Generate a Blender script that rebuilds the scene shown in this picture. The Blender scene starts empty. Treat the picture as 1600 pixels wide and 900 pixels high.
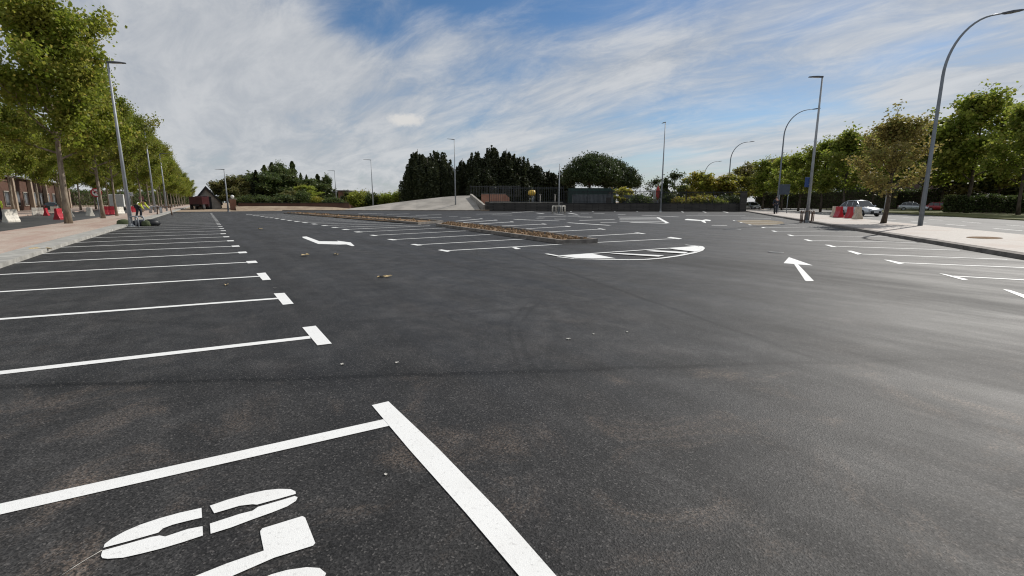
import bpy, math, random
import numpy as np
from mathutils import Vector, Matrix
R = math.radians
random.seed(7)
rng = np.random.default_rng(11)
scene = bpy.context.scene
COL = scene.collection

# ------------------------------------------------------------ camera model
F, YAW, PITCH, HC = 740.0, 0.584242, 0.179794, 1.5
cy, sy, cp, sp = math.cos(YAW), math.sin(YAW), math.cos(PITCH), math.sin(PITCH)
FW = Vector((sy * cp, cy * cp, -sp)); RT = Vector((cy, -sy, 0)); UP = RT.cross(FW)
EYE = Vector((0, 0, HC))
def at(px, py, z=0.0):
    """survey point: where the sight line through a photo pixel meets height z"""
    d = RT * ((px - 800) / F) - UP * ((py - 450) / F) + FW
    t = (z - HC) / d.z
    return Vector((t * d.x, t * d.y, z))
def at_depth(px, py, depth):
    d = RT * ((px - 800) / F) - UP * ((py - 450) / F) + FW
    return EYE + d * depth
def foot(px, depth):
    p = at_depth(px, 318, depth); return Vector((p.x, p.y, 0))
def ztop(x, y, py):
    # height above the ground point (x,y) that is seen at row py
    a = (450 - py) / F
    p = Vector((x, y, 0)) - EYE
    # (p+z k).UP = a * (p+z k).FW
    return (a * p.dot(FW) - p.dot(UP)) / (UP.z - a * FW.z)

cam = bpy.data.cameras.new("camera"); camo = bpy.data.objects.new("camera", cam); COL.objects.link(camo)
cam.sensor_width = 36; cam.lens = F / 1600 * 36; cam.clip_end = 6000; cam.clip_start = .05
M = Matrix((RT, UP, -FW)).transposed().to_4x4(); M.translation = EYE
camo.matrix_world = M
scene.camera = camo

# ------------------------------------------------------------ tagging and object helpers
def tag(o, label=None, cat=None, group=None, kind=None):
    if label: o['label'] = label
    if cat: o['category'] = cat
    if group: o['group'] = group
    if kind: o['kind'] = kind
    return o
def empty(name, loc=(0, 0, 0), rz=0.0):
    o = bpy.data.objects.new(name, None); COL.objects.link(o)
    o.location = loc; o.rotation_euler = (0, 0, rz); o.empty_display_size = .2
    return o
def copy_tree(o, parent=None):
    c = o.copy(); COL.objects.link(c)
    if parent is not None: c.parent = parent
    for ch in list(o.children): copy_tree(ch, c)
    return c

class MB:
    def __init__(s): s.v = []; s.f = []; s.sm = []
    def add(s, vs, fs, smooth=False):
        b = len(s.v); s.v += [tuple(v) for v in vs]
        s.f += [tuple(b + i for i in f) for f in fs]; s.sm += [smooth] * len(fs)
    def box(s, c, d, rz=0.0, taper=1.0, bev=0.0):
        x, y, z = d[0] / 2, d[1] / 2, d[2] / 2
        ca, sa = math.cos(rz), math.sin(rz)
        def tr(p): return (c[0] + p[0] * ca - p[1] * sa, c[1] + p[0] * sa + p[1] * ca, c[2] + p[2])
        if bev <= 0:
            vs = [(-x, -y, -z), (x, -y, -z), (x, y, -z), (-x, y, -z), (-x * taper, -y * taper, z), (x * taper, -y * taper, z), (x * taper, y * taper, z), (-x * taper, y * taper, z)]
            s.add([tr(p) for p in vs], [(3, 2, 1, 0), (4, 5, 6, 7), (0, 1, 5, 4), (1, 2, 6, 5), (2, 3, 7, 6), (3, 0, 4, 7)])
        else:
            b = bev; rings = []
            for zz, ins in ((-z, b), (-z + b, 0), (z - b, 0), (z, b)):
                k = 1 + (taper - 1) * (zz + z) / (2 * z)
                X, Y = x * k - ins, y * k - ins; e = b * .7
                ring = [(-X + e, -Y), (X - e, -Y), (X, -Y + e), (X, Y - e), (X - e, Y), (-X + e, Y), (-X, Y - e), (-X, -Y + e)]
                rings.append([tr((p[0], p[1], zz)) for p in ring])
            s.loft(rings, caps=True)
    def loft(s, rings, caps=True, closed=True, smooth=False):
        n = len(rings[0]); b = len(s.v)
        for r in rings: s.v += [tuple(p) for p in r]
        for i in range(len(rings) - 1):
            for j in range(n if closed else n - 1):
                k = (j + 1) % n
                s.f.append((b + i * n + j, b + i * n + k, b + (i + 1) * n + k, b + (i + 1) * n + j)); s.sm.append(smooth)
        if caps and closed:
            s.f.append(tuple(b + j for j in reversed(range(n)))); s.sm.append(False)
            s.f.append(tuple(b + (len(rings) - 1) * n + j for j in range(n))); s.sm.append(False)
    def tube(s, pts, rad, n=8, caps=True, smooth=True):
        pts = [Vector(p) for p in pts]
        if not hasattr(rad, '__len__'): rad = [rad] * len(pts)
        rings = []; ref = Vector((1, 0, 0))
        for i, p in enumerate(pts):
            a = pts[max(0, i - 1)]; b = pts[min(len(pts) - 1, i + 1)]
            t = (b - a).normalized()
            if abs(t.dot(ref)) > .95: ref = Vector((0, 1, 0))
            u = (ref - t * ref.dot(t)).normalized(); w = t.cross(u); ref = u
            rings.append([p + (u * math.cos(2 * math.pi * k / n) + w * math.sin(2 * math.pi * k / n)) * rad[i] for k in range(n)])
        s.loft(rings, caps, True, smooth)
    def lathe(s, prof, c=(0, 0, 0), n=16, smooth=True):
        s.loft([[(c[0] + r * math.cos(2 * math.pi * k / n), c[1] + r * math.sin(2 * math.pi * k / n), c[2] + z) for k in range(n)] for r, z in prof], True, True, smooth)
    def sheet(s, pts, z=None):
        s.add([(p[0], p[1], p[2] if z is None else z) for p in pts], [tuple(range(len(pts)))])
    def prism(s, pts, z0, z1):
        n = len(pts)
        s.add([(p[0], p[1], z0) for p in pts] + [(p[0], p[1], z1) for p in pts],
              [tuple(reversed(range(n))), tuple(range(n, 2 * n))] + [(i, (i + 1) % n, n + (i + 1) % n, n + i) for i in range(n)])
    def build(s, name, mat, parent=None, loc=None, rz=0.0):
        me = bpy.data.meshes.new(name); me.from_pydata(s.v, [], s.f); me.validate()
        if any(s.sm) and len(me.polygons) == len(s.sm): me.polygons.foreach_set('use_smooth', s.sm)
        me.materials.append(mat)
        o = bpy.data.objects.new(name, me); COL.objects.link(o)
        if parent is not None: o.parent = parent
        if loc is not None: o.location = loc
        if rz: o.rotation_euler.z = rz
        return o

# ------------------------------------------------------------ materials
class NT:
    def __init__(s, name):
        s.m = bpy.data.materials.new(name); s.m.use_nodes = True; s.t = s.m.node_tree; s.t.nodes.clear()
        s.out = s.n('ShaderNodeOutputMaterial')
    def n(s, t, **k):
        nd = s.t.nodes.new(t)
        for a, b in k.items(): setattr(nd, a, b)
        return nd
    def l(s, a, b): s.t.links.new(a, b)
    def set(s, sock, v):
        if isinstance(v, bpy.types.NodeSocket): s.l(v, sock)
        else: sock.default_value = v
    def math(s, op, a, b=0.0, c=0.0, clamp=False):
        nd = s.n('ShaderNodeMath', operation=op, use_clamp=clamp)
        for i, v in enumerate((a, b, c)): s.set(nd.inputs[i], v)
        return nd.outputs[0]
    def vmath(s, op, a, b=(0, 0, 0)):
        nd = s.n('ShaderNodeVectorMath', operation=op); s.set(nd.inputs[0], a); s.set(nd.inputs[1], b)
        return nd.outputs['Value'] if op in ('DOT_PRODUCT', 'LENGTH', 'DISTANCE') else nd.outputs[0]
    def noise(s, vec, scale, detail=4, rough=.55, dist=0.0):
        nd = s.n('ShaderNodeTexNoise'); s.set(nd.inputs['Vector'], vec); s.set(nd.inputs['Scale'], scale)
        nd.inputs['Detail'].default_value = detail; nd.inputs['Roughness'].default_value = rough; nd.inputs['Distortion'].default_value = dist
        return nd.outputs['Fac']
    def ramp(s, v, a, b, x=0.0, y=1.0):
        nd = s.n('ShaderNodeMapRange', interpolation_type='SMOOTHSTEP'); nd.clamp = True
        for i, q in enumerate((v, a, b, x, y)): s.set(nd.inputs[i], q)
        return nd.outputs[0]
    def mix(s, f, a, b, mode='MIX'):
        nd = s.n('ShaderNodeMix', data_type='RGBA', blend_type=mode); s.set(nd.inputs[0], f)
        for i, c in ((6, a), (7, b)):
            if not isinstance(c, bpy.types.NodeSocket): c = tuple(c)[:3] + (1,)
            s.set(nd.inputs[i], c)
        return nd.outputs[2]
    def mapping(s, vec, scale=(1, 1, 1), rot=(0, 0, 0), loc=(0, 0, 0)):
        nd = s.n('ShaderNodeMapping'); s.set(nd.inputs['Vector'], vec)
        nd.inputs['Scale'].default_value = scale; nd.inputs['Rotation'].default_value = rot; nd.inputs['Location'].default_value = loc
        return nd.outputs[0]
    def obj(s): return s.n('ShaderNodeTexCoord').outputs['Object']
    def pos(s): return s.n('ShaderNodeNewGeometry').outputs['Position']
    def bsdf(s, color, rough=.7, metal=0.0, spec=.5, bump=None, bs=.3, bd=.01, coat=0.0):
        b = s.n('ShaderNodeBsdfPrincipled')
        if not isinstance(color, bpy.types.NodeSocket): color = tuple(color)[:3] + (1,)
        s.set(b.inputs['Base Color'], color); s.set(b.inputs['Roughness'], rough); s.set(b.inputs['Metallic'], metal)
        s.set(b.inputs['Specular IOR Level'], spec); b.inputs['Coat Weight'].default_value = coat
        if bump is not None:
            n = s.n('ShaderNodeBump'); n.inputs['Strength'].default_value = bs; n.inputs['Distance'].default_value = bd
            s.l(bump, n.inputs['Height']); s.l(n.outputs[0], b.inputs['Normal'])
        s.l(b.outputs[0], s.out.inputs[0]); return b

def simple(name, col, rough=.6, metal=0.0, var=.18, scale=6.0, spec=.5, coat=0.0, bs=.15):
    t = NT(name); p = t.obj()
    n = t.noise(p, scale, 5); k = t.ramp(n, .3, .7, 1 - var, 1 + var)
    c = t.vmath('SCALE', col[:3]); nd = c.node; t.set(nd.inputs['Scale'], k)
    rv = t.ramp(t.noise(p, scale * 2.3, 3), .3, .7, rough - .06, rough + .06)
    t.bsdf(c, rv, metal, spec, bump=t.noise(p, scale * 9, 3), bs=bs, bd=.01, coat=coat)
    return t.m

# --- asphalt of the parking lot
def lin_dist(t, p, a, b, wob=.12, wscale=1.3):
    """signed distance of p to the line a-b, wobbled"""
    d = Vector((b[0] - a[0], b[1] - a[1], 0)).normalized(); n = Vector((-d.y, d.x, 0))
    v = t.vmath('DOT_PRODUCT', p, tuple(n))
    v = t.math('SUBTRACT', v, n.dot(Vector((a[0], a[1], 0))))
    w = t.math('MULTIPLY', t.math('SUBTRACT', t.noise(p, wscale, 5, .6), .5), wob * 2)
    return t.math('ADD', v, w)
def asphalt_mat():
    t = NT('parking_asphalt'); p = t.pos()
    seam = lin_dist(t, p, (-1.48, 5.4), (6.6, 1.0), .10)       # joint between two laying passes
    near = t.ramp(seam, -.12, .05, 1, 0)                          # 1 on the camera's side
    seam_dark = t.math('ADD', t.math('MULTIPLY', t.ramp(t.math('ABSOLUTE', seam), .01, .07, 1, 0), .55), t.math('MULTIPLY', t.ramp(t.math('ABSOLUTE', seam), .0, .38, 1, 0), .45))
    seam2 = lin_dist(t, p, (7.34, 10.18), (4.79, 1.7), .07)
    s2 = t.math('MULTIPLY', t.ramp(t.math('ABSOLUTE', seam2), .0, .08, 1, 0), t.math('SUBTRACT', 1.0, near))
    # aggregate speckle
    vor = t.n('ShaderNodeTexVoronoi', feature='F1'); t.l(p, vor.inputs['Vector']); vor.inputs['Scale'].default_value = 120
    sep = t.n('ShaderNodeSeparateColor'); t.l(vor.outputs['Color'], sep.inputs[0])
    grain = t.ramp(sep.outputs[0], .0, 1.0, .48, 1.45)
    bright = t.ramp(sep.outputs[1], .90, .99, 0, 1)
    vor2 = t.n('ShaderNodeTexVoronoi', feature='F1'); t.l(p, vor2.inputs['Vector']); vor2.inputs['Scale'].default_value = 38
    sep2 = t.n('ShaderNodeSeparateColor'); t.l(vor2.outputs['Color'], sep2.inputs[0])
    bright2 = t.math('MULTIPLY', t.ramp(sep2.outputs[1], .965, .998, 0, 1), t.ramp(vor2.outputs['Distance'], .004, .012, 1, 0))
    fine = t.ramp(t.noise(p, 55, 4, .7), .3, .7, .7, 1.35)
    # big tone variation, laid lanes along the y axis
    lane = t.noise(t.mapping(p, (.42, .012, 1)), 1.0, 2, .5)
    lane2 = t.noise(t.mapping(p, (2.6, .16, 1), (0, 0, .06)), 1.0, 6, .66, .25)
    blotch = t.noise(p, .55, 6, .6, .6)
    blotch2 = t.noise(p, 2.4, 6, .65, .4)
    tone = t.math('MULTIPLY', t.ramp(lane, .35, .65, .84, 1.16), t.ramp(blotch, .3, .7, .80, 1.20))
    tone = t.math('MULTIPLY', tone, t.ramp(blotch2, .3, .7, .86, 1.16))
    tone = t.math('MULTIPLY', tone, t.ramp(lane2, .3, .7, .84, 1.18))
    # darker freshly rolled strip along the right hand aisle
    st = t.vmath('DOT_PRODUCT', p, (.9985, -.055, 0))
    stw = t.math('ADD', st, t.math('MULTIPLY', t.noise(p, 1.1, 4), .7))
    strip = t.math('MULTIPLY', t.ramp(stw, 9.35, 9.6), t.ramp(stw, 11.4, 11.7, 1, 0))
    base = t.mix(t.ramp(blotch2, .35, .7), (.021, .0210, .0213), (.033, .0320, .0315))
    base = t.mix(t.math('MULTIPLY', near, .55), base, (.032, .0305, .0292))
    # brown dust trodden into the surface
    dust = t.math('MULTIPLY', t.ramp(t.noise(p, 1.25, 7, .68, .8), .50, .70), t.ramp(t.noise(p, 60, 3, .7), .38, .60))
    dust = t.math('MULTIPLY', dust, t.math('ADD', .12, t.math('MULTIPLY', near, .60)))
    base = t.mix(dust, base, (.150, .115, .090))
    # pale marks swept along the aisle
    swp = t.math('MULTIPLY', t.ramp(t.noise(t.mapping(p, (.9, .22, 1), (0, 0, .5)), 2.0, 7, .7, 1.2), .56, .72), .28)
    base = t.mix(swp, base, (.085, .078, .072))
    k = t.math('MULTIPLY', tone, t.math('MULTIPLY', grain, fine))
    k = t.math('MULTIPLY', k, t.math('SUBTRACT', 1.0, t.math('MULTIPLY', seam_dark, .74)))
    k = t.math('MULTIPLY', k, t.math('SUBTRACT', 1.0, t.math('MULTIPLY', s2, .68)))
    k = t.math('MULTIPLY', k, t.math('SUBTRACT', 1.0, t.math('MULTIPLY', strip, .38)))
    # a tyre scuff turned on the spot
    dd = t.vmath('DISTANCE', p, (3.05, 5.35, 0)); ring = t.math('MULTIPLY', t.ramp(t.math('ABSOLUTE', t.math('SUBTRACT', dd, .42)), .0, .05, 1, 0), t.ramp(blotch2, .4, .6))
    k = t.math('MULTIPLY', k, t.math('SUBTRACT', 1.0, t.math('MULTIPLY', ring, .35)))
    for cx_, cy_, rad_, wd_, st_ in ((7.2, 1.5, 5.1, .05, .22), (7.4, 1.4, 5.45, .05, .18), (-2.5, 9.0, 7.6, .09, .15), (12.5, 9.5, 6.3, .06, .2), (12.4, 9.6, 6.75, .06, .16), (5.0, 14.0, 8.7, .12, .16)):
        rg_ = t.math('ABSOLUTE', t.math('ADD', t.math('SUBTRACT', t.vmath('DISTANCE', p, (cx_, cy_, 0)), rad_), t.math('MULTIPLY', t.math('SUBTRACT', blotch, .5), .35)))
        k = t.math('MULTIPLY', k, t.math('SUBTRACT', 1.0, t.math('MULTIPLY', t.math('MULTIPLY', t.ramp(rg_, 0, wd_, 1, 0), t.ramp(blotch, .36, .56)), st_ * 1.7)))
    c = t.vmath('SCALE', base); t.set(c.node.inputs['Scale'], k)
    c = t.mix(t.math('MULTIPLY', bright, .5), c, (.16, .15, .142))
    c = t.mix(t.math('MULTIPLY', bright2, .65), c, (.33, .32, .30))
    rough = t.math('ADD', t.ramp(t.noise(t.mapping(p, (1.5, .3, 1), (0, 0, .15)), 1.0, 5, .6), .3, .7, .56, .68), t.math('MULTIPLY', strip, .04))
    h = t.math('ADD', t.math('MULTIPLY', vor.outputs['Distance'], .6), t.noise(p, 90, 3))
    t.bsdf(c, rough, 0, .23, bump=h, bs=.5, bd=.004)
    return t.m
def street_mat(name, col, lit=1.0, rough=.55):
    t = NT(name); p = t.pos()
    k = t.math('MULTIPLY', t.ramp(t.noise(p, .35, 6), .3, .7, .8, 1.2), t.ramp(t.noise(p, 14, 5, .7), .3, .7, .85, 1.15))
    c = t.vmath('SCALE', col); t.set(c.node.inputs['Scale'], k)
    t.bsdf(c, rough, 0, .3, bump=t.noise(p, 60, 3), bs=.3, bd=.004); return t.m
def paint_mat():
    t = NT('road_paint'); p = t.pos()
    n = t.noise(p, 45, 5, .7); worn = t.ramp(n, .56, .68, 0, .5)
    c = t.mix(worn, (.80, .80, .78), (.42, .41, .40))
    c = t.mix(t.ramp(t.noise(p, 3, 5), .45, .75, 0, .22), c, (.60, .58, .55))
    t.bsdf(c, .6, 0, .4, bump=t.noise(p, 160, 3, .7), bs=.55, bd=.004); return t.m
def paving_mat():
    t = NT('sidewalk_paving'); p = t.pos()
    br = t.n('ShaderNodeTexBrick'); t.l(t.mapping(p, (1, 1, 1), (0, 0, .02)), br.inputs['Vector'])
    br.inputs['Scale'].default_value = 2.4; br.inputs['Mortar Size'].default_value = .012
    br.inputs['Color1'].default_value = (.42, .33, .27, 1); br.inputs['Color2'].default_value = (.50, .42, .35, 1); br.inputs['Mortar'].default_value = (.24, .20, .17, 1)
    n = t.noise(t.mapping(p, (.8, .12, 1)), 1.4, 6, .65, .5)
    c = t.mix(t.ramp(n, .42, .62, 0, .6), br.outputs['Color'], (.36, .235, .19))
    c = t.mix(t.ramp(t.noise(p, .6, 6, .6), .5, .7, 0, .5), c, (.50, .44, .38))
    c = t.mix(t.ramp(t.noise(p, 2.2, 8, .72), .55, .72, 0, .5), c, (.20, .165, .14))
    t.bsdf(c, .8, 0, .3, bump=br.outputs['Fac'], bs=-.2, bd=.004); return t.m
def paving_pale_mat():
    t = NT('pale_paving'); p = t.pos()
    br = t.n('ShaderNodeTexBrick'); t.l(t.mapping(p, (1, 1, 1), (0, 0, -.63)), br.inputs['Vector'])
    br.inputs['Scale'].default_value = 2.2; br.inputs['Mortar Size'].default_value = .012
    br.inputs['Color1'].default_value = (.42, .385, .345, 1); br.inputs['Color2'].default_value = (.47, .43, .39, 1); br.inputs['Mortar'].default_value = (.28, .25, .22, 1)
    n = t.noise(t.mapping(p, (.5, .5, 1)), .8, 6, .65, .5)
    c = t.mix(t.ramp(n, .48, .66, 0, .6), br.outputs['Color'], (.36, .27, .22))
    t.bsdf(c, .75, 0, .35, bump=br.outputs['Fac'], bs=-.2, bd=.004); return t.m
def soil_mat(name, a, b, s=3.0):
    t = NT(name); p = t.pos()
    n = t.noise(p, s, 8, .7, .4)
    c = t.mix(t.ramp(n, .35, .65), a, b)
    c = t.mix(t.ramp(t.noise(p, s * 6, 4, .7), .6, .72), c, tuple(x * .35 for x in a))
    t.bsdf(c, .95, 0, .2, bump=t.noise(p, s * 7, 5, .7), bs=.9, bd=.05); return t.m
def grass_mat():
    t = NT('verge_grass'); p = t.pos()
    n = t.noise(p, 1.2, 7, .7)
    c = t.mix(t.ramp(n, .35, .65), (.075, .095, .028), (.16, .15, .065))
    t.bsdf(c, .9, 0, .2, bump=t.noise(p, 30, 4, .7), bs=.8, bd=.05); return t.m
def brick_mat(name, a, b, mortar, scale=4.0):
    t = NT(name); p = t.pos()
    # wall coordinate: along the wall in plan, height up
    s_ = t.n('ShaderNodeSeparateXYZ'); t.l(p, s_.inputs[0])
    u = t.math('ADD', s_.outputs[0], s_.outputs[1])
    cm = t.n('ShaderNodeCombineXYZ'); t.l(u, cm.inputs[0]); t.l(s_.outputs[2], cm.inputs[1])
    br = t.n('ShaderNodeTexBrick'); t.l(cm.outputs[0], br.inputs['Vector']); br.inputs['Scale'].default_value = scale
    br.inputs['Color1'].default_value = a + (1,); br.inputs['Color2'].default_value = b + (1,); br.inputs['Mortar'].default_value = mortar + (1,)
    br.inputs['Mortar Size'].default_value = .015
    c = t.mix(t.ramp(t.noise(p, .7, 6), .4, .7, 0, .5), br.outputs['Color'], tuple(x * .6 for x in a))
    t.bsdf(c, .85, 0, .3); return t.m
def leaf_mat(name, a, b, c3, trans=.45):
    t = NT(name)
    at_ = t.n('ShaderNodeAttribute'); at_.attribute_name = 'tint'
    f = at_.outputs['Fac']
    c = t.mix(t.ramp(f, 0, .75), a, b); c = t.mix(t.ramp(f, .86, .97), c, c3)
    oi = t.n('ShaderNodeObjectInfo')
    c = t.mix(t.math('MULTIPLY', t.ramp(t.noise(t.pos(), .45, 3), .45, .65), .35), c, c3)
    hs = t.n('ShaderNodeHueSaturation'); t.l(c, hs.inputs['Color'])
    t.set(hs.inputs['Value'], t.ramp(oi.outputs['Random'], 0, 1, .85, 1.15)); hs.inputs['Saturation'].default_value = 1.0
    d = t.n('ShaderNodeBsdfPrincipled'); t.l(hs.outputs[0], d.inputs['Base Color']); d.inputs['Roughness'].default_value = .5; d.inputs['Specular IOR Level'].default_value = .35
    tr = t.n('ShaderNodeBsdfTranslucent'); t.l(hs.outputs[0], tr.inputs['Color'])
    mx = t.n('ShaderNodeMixShader'); mx.inputs[0].default_value = trans; t.l(d.outputs[0], mx.inputs[1]); t.l(tr.outputs[0], mx.inputs[2])
    t.l(mx.outputs[0], t.out.inputs[0]); return t.m
def bark_mat(name, a, b):
    t = NT(name); p = t.obj()
    n = t.noise(t.mapping(p, (3, 3, 1)), 2.2, 6, .6, .5)
    c = t.mix(t.ramp(n, .4, .6), a, b)
    t.bsdf(c, .85, 0, .2, bump=n, bs=.5, bd=.03); return t.m

ASPH = asphalt_mat(); PAINT = paint_mat(); PAVE = paving_mat(); PAVE2 = paving_pale_mat()
STREET_L = street_mat('street_asphalt', (.06, .058, .056)); STREET_R = street_mat('pale_street_asphalt', (.15, .147, .142), rough=.75)  # right street has a paler, rougher base than the left one
KERB = simple('kerb_concrete', (.34, .33, .30), .85, var=.22, scale=3)
KERBD = simple('shade_dark_kerb', (.19, .17, .15), .9, var=.3, scale=2.5)  # base darkened to put the shade of the sunless kerb faces into the colour
CONC = simple('ramp_concrete', (.31, .285, .25), .85, var=.22, scale=.35)
SOIL = soil_mat('island_soil', (.19, .12, .068), (.27, .185, .11), 2.2)
EARTH = soil_mat('dry_earth', (.27, .20, .14), (.38, .30, .215), .5)
SAND = soil_mat('spilled_sand', (.20, .165, .12), (.26, .215, .15), .6)
GRASS = grass_mat()
STEEL = simple('galvanised_steel', (.33, .35, .37), .6, .3, .12, 2)
STEELD = simple('dark_painted_steel', (.20, .225, .255), .5, .4, .12, 2)
HEADM = simple('lamp_housing', (.07, .075, .085), .45, .3, .1, 4)
LENS = simple('lamp_glass', (.55, .56, .55), .2, 0, .05, 4)
RAILM = simple('grey_railing_paint', (.055, .06, .065), .6, .2, .15, 4)
DKCAR = simple('dark_teal_car_paint', (.015, .035, .035), .3, .3, .05, 1, coat=.5, bs=0)
PINKS = simple('faded_red_sign', (.30, .12, .12), .6, 0, .15, 4)
BLACKM = simple('black_metal', (.018, .019, .021), .5, .4, .2, 4)
RUST = simple('rusty_brown_metal', (.16, .095, .065), .7, .3, .25, 5)
STONEC = simple('wall_coping', (.30, .275, .24), .85, 0, .2, 1.2)
STONE = brick_mat('dark_wall_blocks', (.060, .055, .050), (.085, .078, .070), (.03, .028, .026), 1.3)
BRICK = brick_mat('red_brick', (.22, .10, .065), (.28, .13, .085), (.30, .25, .2))
DKBRICK = brick_mat('dark_brick', (.10, .05, .036), (.13, .065, .045), (.12, .10, .08))
BRICKP = brick_mat('plum_brick', (.17, .115, .105), (.21, .145, .13), (.24, .2, .18))
BEIGE = simple('beige_render', (.36, .29, .22), .85, 0, .12, 1)
ROOFM = simple('grey_roof', (.17, .165, .16), .85, 0, .2, 1.5)
GLASS = simple('dark_window_glass', (.02, .024, .028), .08, 0, .1, 2, spec=.8)
WHITEP = simple('white_plastic', (.66, .62, .54), .55, 0, .16, 4)
CREAMP = simple('dirty_cream_plastic', (.50, .42, .32), .6, 0, .25, 3)
REDP = simple('red_plastic', (.40, .016, .028), .45, 0, .12, 4)
SILVER = simple('silver_car_paint', (.48, .50, .52), .28, .55, .05, 1, coat=.6, bs=0)
DKSILVER = simple('grey_car_paint', (.20, .215, .23), .3, .5, .05, 1, coat=.6, bs=0)
REDCAR = simple('red_car_paint', (.30, .012, .02), .3, .2, .05, 1, coat=.6, bs=0)
TYRE = simple('tyre_rubber', (.02, .02, .021), .85, 0, .2, 5)
RIM = simple('alloy_rim', (.42, .43, .44), .35, .8, .1, 5)
BLUEP = simple('blue_sign_face', (.03, .07, .22), .45, 0, .08, 4)
PANEL = simple('dark_sign_panel', (.045, .06, .085), .6, 0, .15, 3)
REDS = simple('red_sign_face', (.42, .02, .03), .45, 0, .08, 4)
WHITES = simple('white_sign_face', (.75, .75, .73), .45, 0, .05, 4)
BLACKS = simple('black_sign_paint', (.015, .015, .015), .5, 0, .1, 4)
YELV = simple('yellow_vest_cloth', (.62, .68, .06), .8, 0, .12, 8)
NAVY = simple('navy_cloth', (.02, .023, .035), .85, 0, .2, 8)
SKIN = simple('skin', (.42, .25, .18), .55, 0, .06, 9)
HAIR = simple('dark_hair', (.03, .02, .015), .7, 0, .2, 9)
YELLOW = simple('yellow_paint', (.62, .40, .05), .5, 0, .15, 2)
GREENC = simple('dark_green_paint', (.014, .042, .033), .5, 0, .2, 1.5)
GREYC = simple('grey_sheet_metal', (.13, .14, .145), .55, .2, .15, 1)
MAROON = simple('maroon_truck_paint', (.05, .010, .012), .4, 0, .2, 2)
CANVAS = simple('red_canvas', (.38, .05, .04), .85, 0, .15, 4)
OLIVE = simple('olive_cloth', (.065, .08, .035), .9, 0, .3, 6)
GLOBE = simple('white_globe_glass', (.72, .72, .70), .3, 0, .03, 4)
LEAFD = simple('dry_leaf', (.42, .32, .17), .8, 0, .25, 30)
CHIP = simple('pale_chip', (.55, .53, .48), .8, 0, .2, 30)
BARK = bark_mat('plane_bark', (.17, .135, .10), (.30, .25, .19))
BARKD = bark_mat('dark_bark', (.055, .043, .033), (.10, .08, .06))
LF_L = leaf_mat('plane_leaves', (.145, .195, .022), (.255, .295, .040), (.38, .32, .07), .58)
LF_R = leaf_mat('bright_leaves', (.165, .225, .028), (.27, .325, .05), (.38, .34, .08), .58)
LF_B = leaf_mat('autumn_leaves', (.21, .175, .055), (.28, .225, .070), (.19, .23, .05), .55)
LF_Y = leaf_mat('yellow_green_leaves', (.19, .23, .03), (.33, .32, .055), (.42, .28, .05), .55)
LF_C = leaf_mat('cypress_foliage', (.026, .035, .016), (.052, .064, .026), (.07, .075, .03), .25)
LF_P = leaf_mat('pine_foliage', (.030, .048, .014), (.058, .082, .024), (.08, .10, .03), .3)
LF_D = leaf_mat('dark_leaves', (.05, .078, .022), (.09, .125, .036), (.13, .13, .05), .45)
LF_O = leaf_mat('olive_leaves', (.14, .16, .046), (.21, .205, .065), (.25, .19, .07), .5)

# ------------------------------------------------------------ the setting
LOT_DX = lambda Y: max(0.0, Y - 22) * .0175       # the left edge bears very slightly right
KD = Vector((.8056, .5925, 0)); KN = Vector((.5925, -.8056, 0)); K0 = Vector((18.08, 2.91, 0))
def SN(s, n, z=0): v = K0 + KD * s + KN * n; return Vector((v.x, v.y, z))
def struct(name, mb, mat, parent=None):
    o = mb.build(name, mat, parent)
    if parent is None: o['kind'] = 'structure'
    return o
g = MB(); g.sheet([(-1500, -1500), (1500, -1500), (1500, 1500), (-1500, 1500)], -.03); struct('ground', g, EARTH)
# parking lot asphalt
pl = MB(); pl.sheet([(-3.85, -13.2), tuple(SN(0, 0)), tuple(SN(84, 0)), (88, 55), (44, 84.2), (44, 90), (-2.7, 90), (-3.0, 70), (-3.85, 22)], 0)
lot = struct('parking_lot', pl, ASPH)

# left sidewalk with its kerb, street and the far sidewalk
def strip_pts(x0, x1, y0=-30, y1=260, k=.0175):
    return [(x0, y0), (x1, y0), (x1, 22), (x1 + LOT_DX(y1), y1), (x0 + LOT_DX(y1), y1), (x0, 22)]
sw = MB(); sw.prism(strip_pts(-7.95, -4.55), -.02, .12); lsw = struct('left_sidewalk', sw, PAVE)
kb = MB(); kb.prism(strip_pts(-4.53, -3.85), -.02, .116); struct('kerb', kb, KERB, lsw)
ls = MB(); ls.sheet(strip_pts(-16.2, -7.95), 0.0); struct('left_street', ls, STREET_L)
fs = MB(); fs.prism(strip_pts(-27, -16.2), -.02, .12); struct('far_sidewalk', fs, PAVE)
# right sidewalk, street, verge
def sn_prism(mb, s0, s1, n0, n1, z0, z1): mb.prism([SN(s0, n1), SN(s1, n1), SN(s1, n0), SN(s0, n0)], z0, z1)
rw = MB(); sn_prism(rw, -60, 150, .36, 5.1, -.02, .13); rsw = struct('right_sidewalk', rw, PAVE2)
rk = MB()
for i in range(-50, 150):
    sn_prism(rk, i + .006, i + .994, 0, .34, -.02, .126)
struct('kerb', rk, KERBD, rsw)
rs = MB(); rs.sheet([SN(-60, 17.2), SN(160, 17.2), SN(160, 5.1), SN(-60, 5.1)], .0); rst = struct('right_street', rs, STREET_R)
rl = MB()
for n0 in (8.2, 11.4):
    for i in range(-6, 24):
        a = SN(i * 5.5, n0); b = SN(i * 5.5 + 2.6, n0)
        w = KN * .06
        rl.sheet([a - w, a + w, b + w, b - w][::-1], .005)
struct('lane_dashes', rl, PAINT, rst)
gv = MB(); sn_prism(gv, -60, 160, 17.2, 34, -.02, .10); struct('grass_verge', gv, GRASS)
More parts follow.
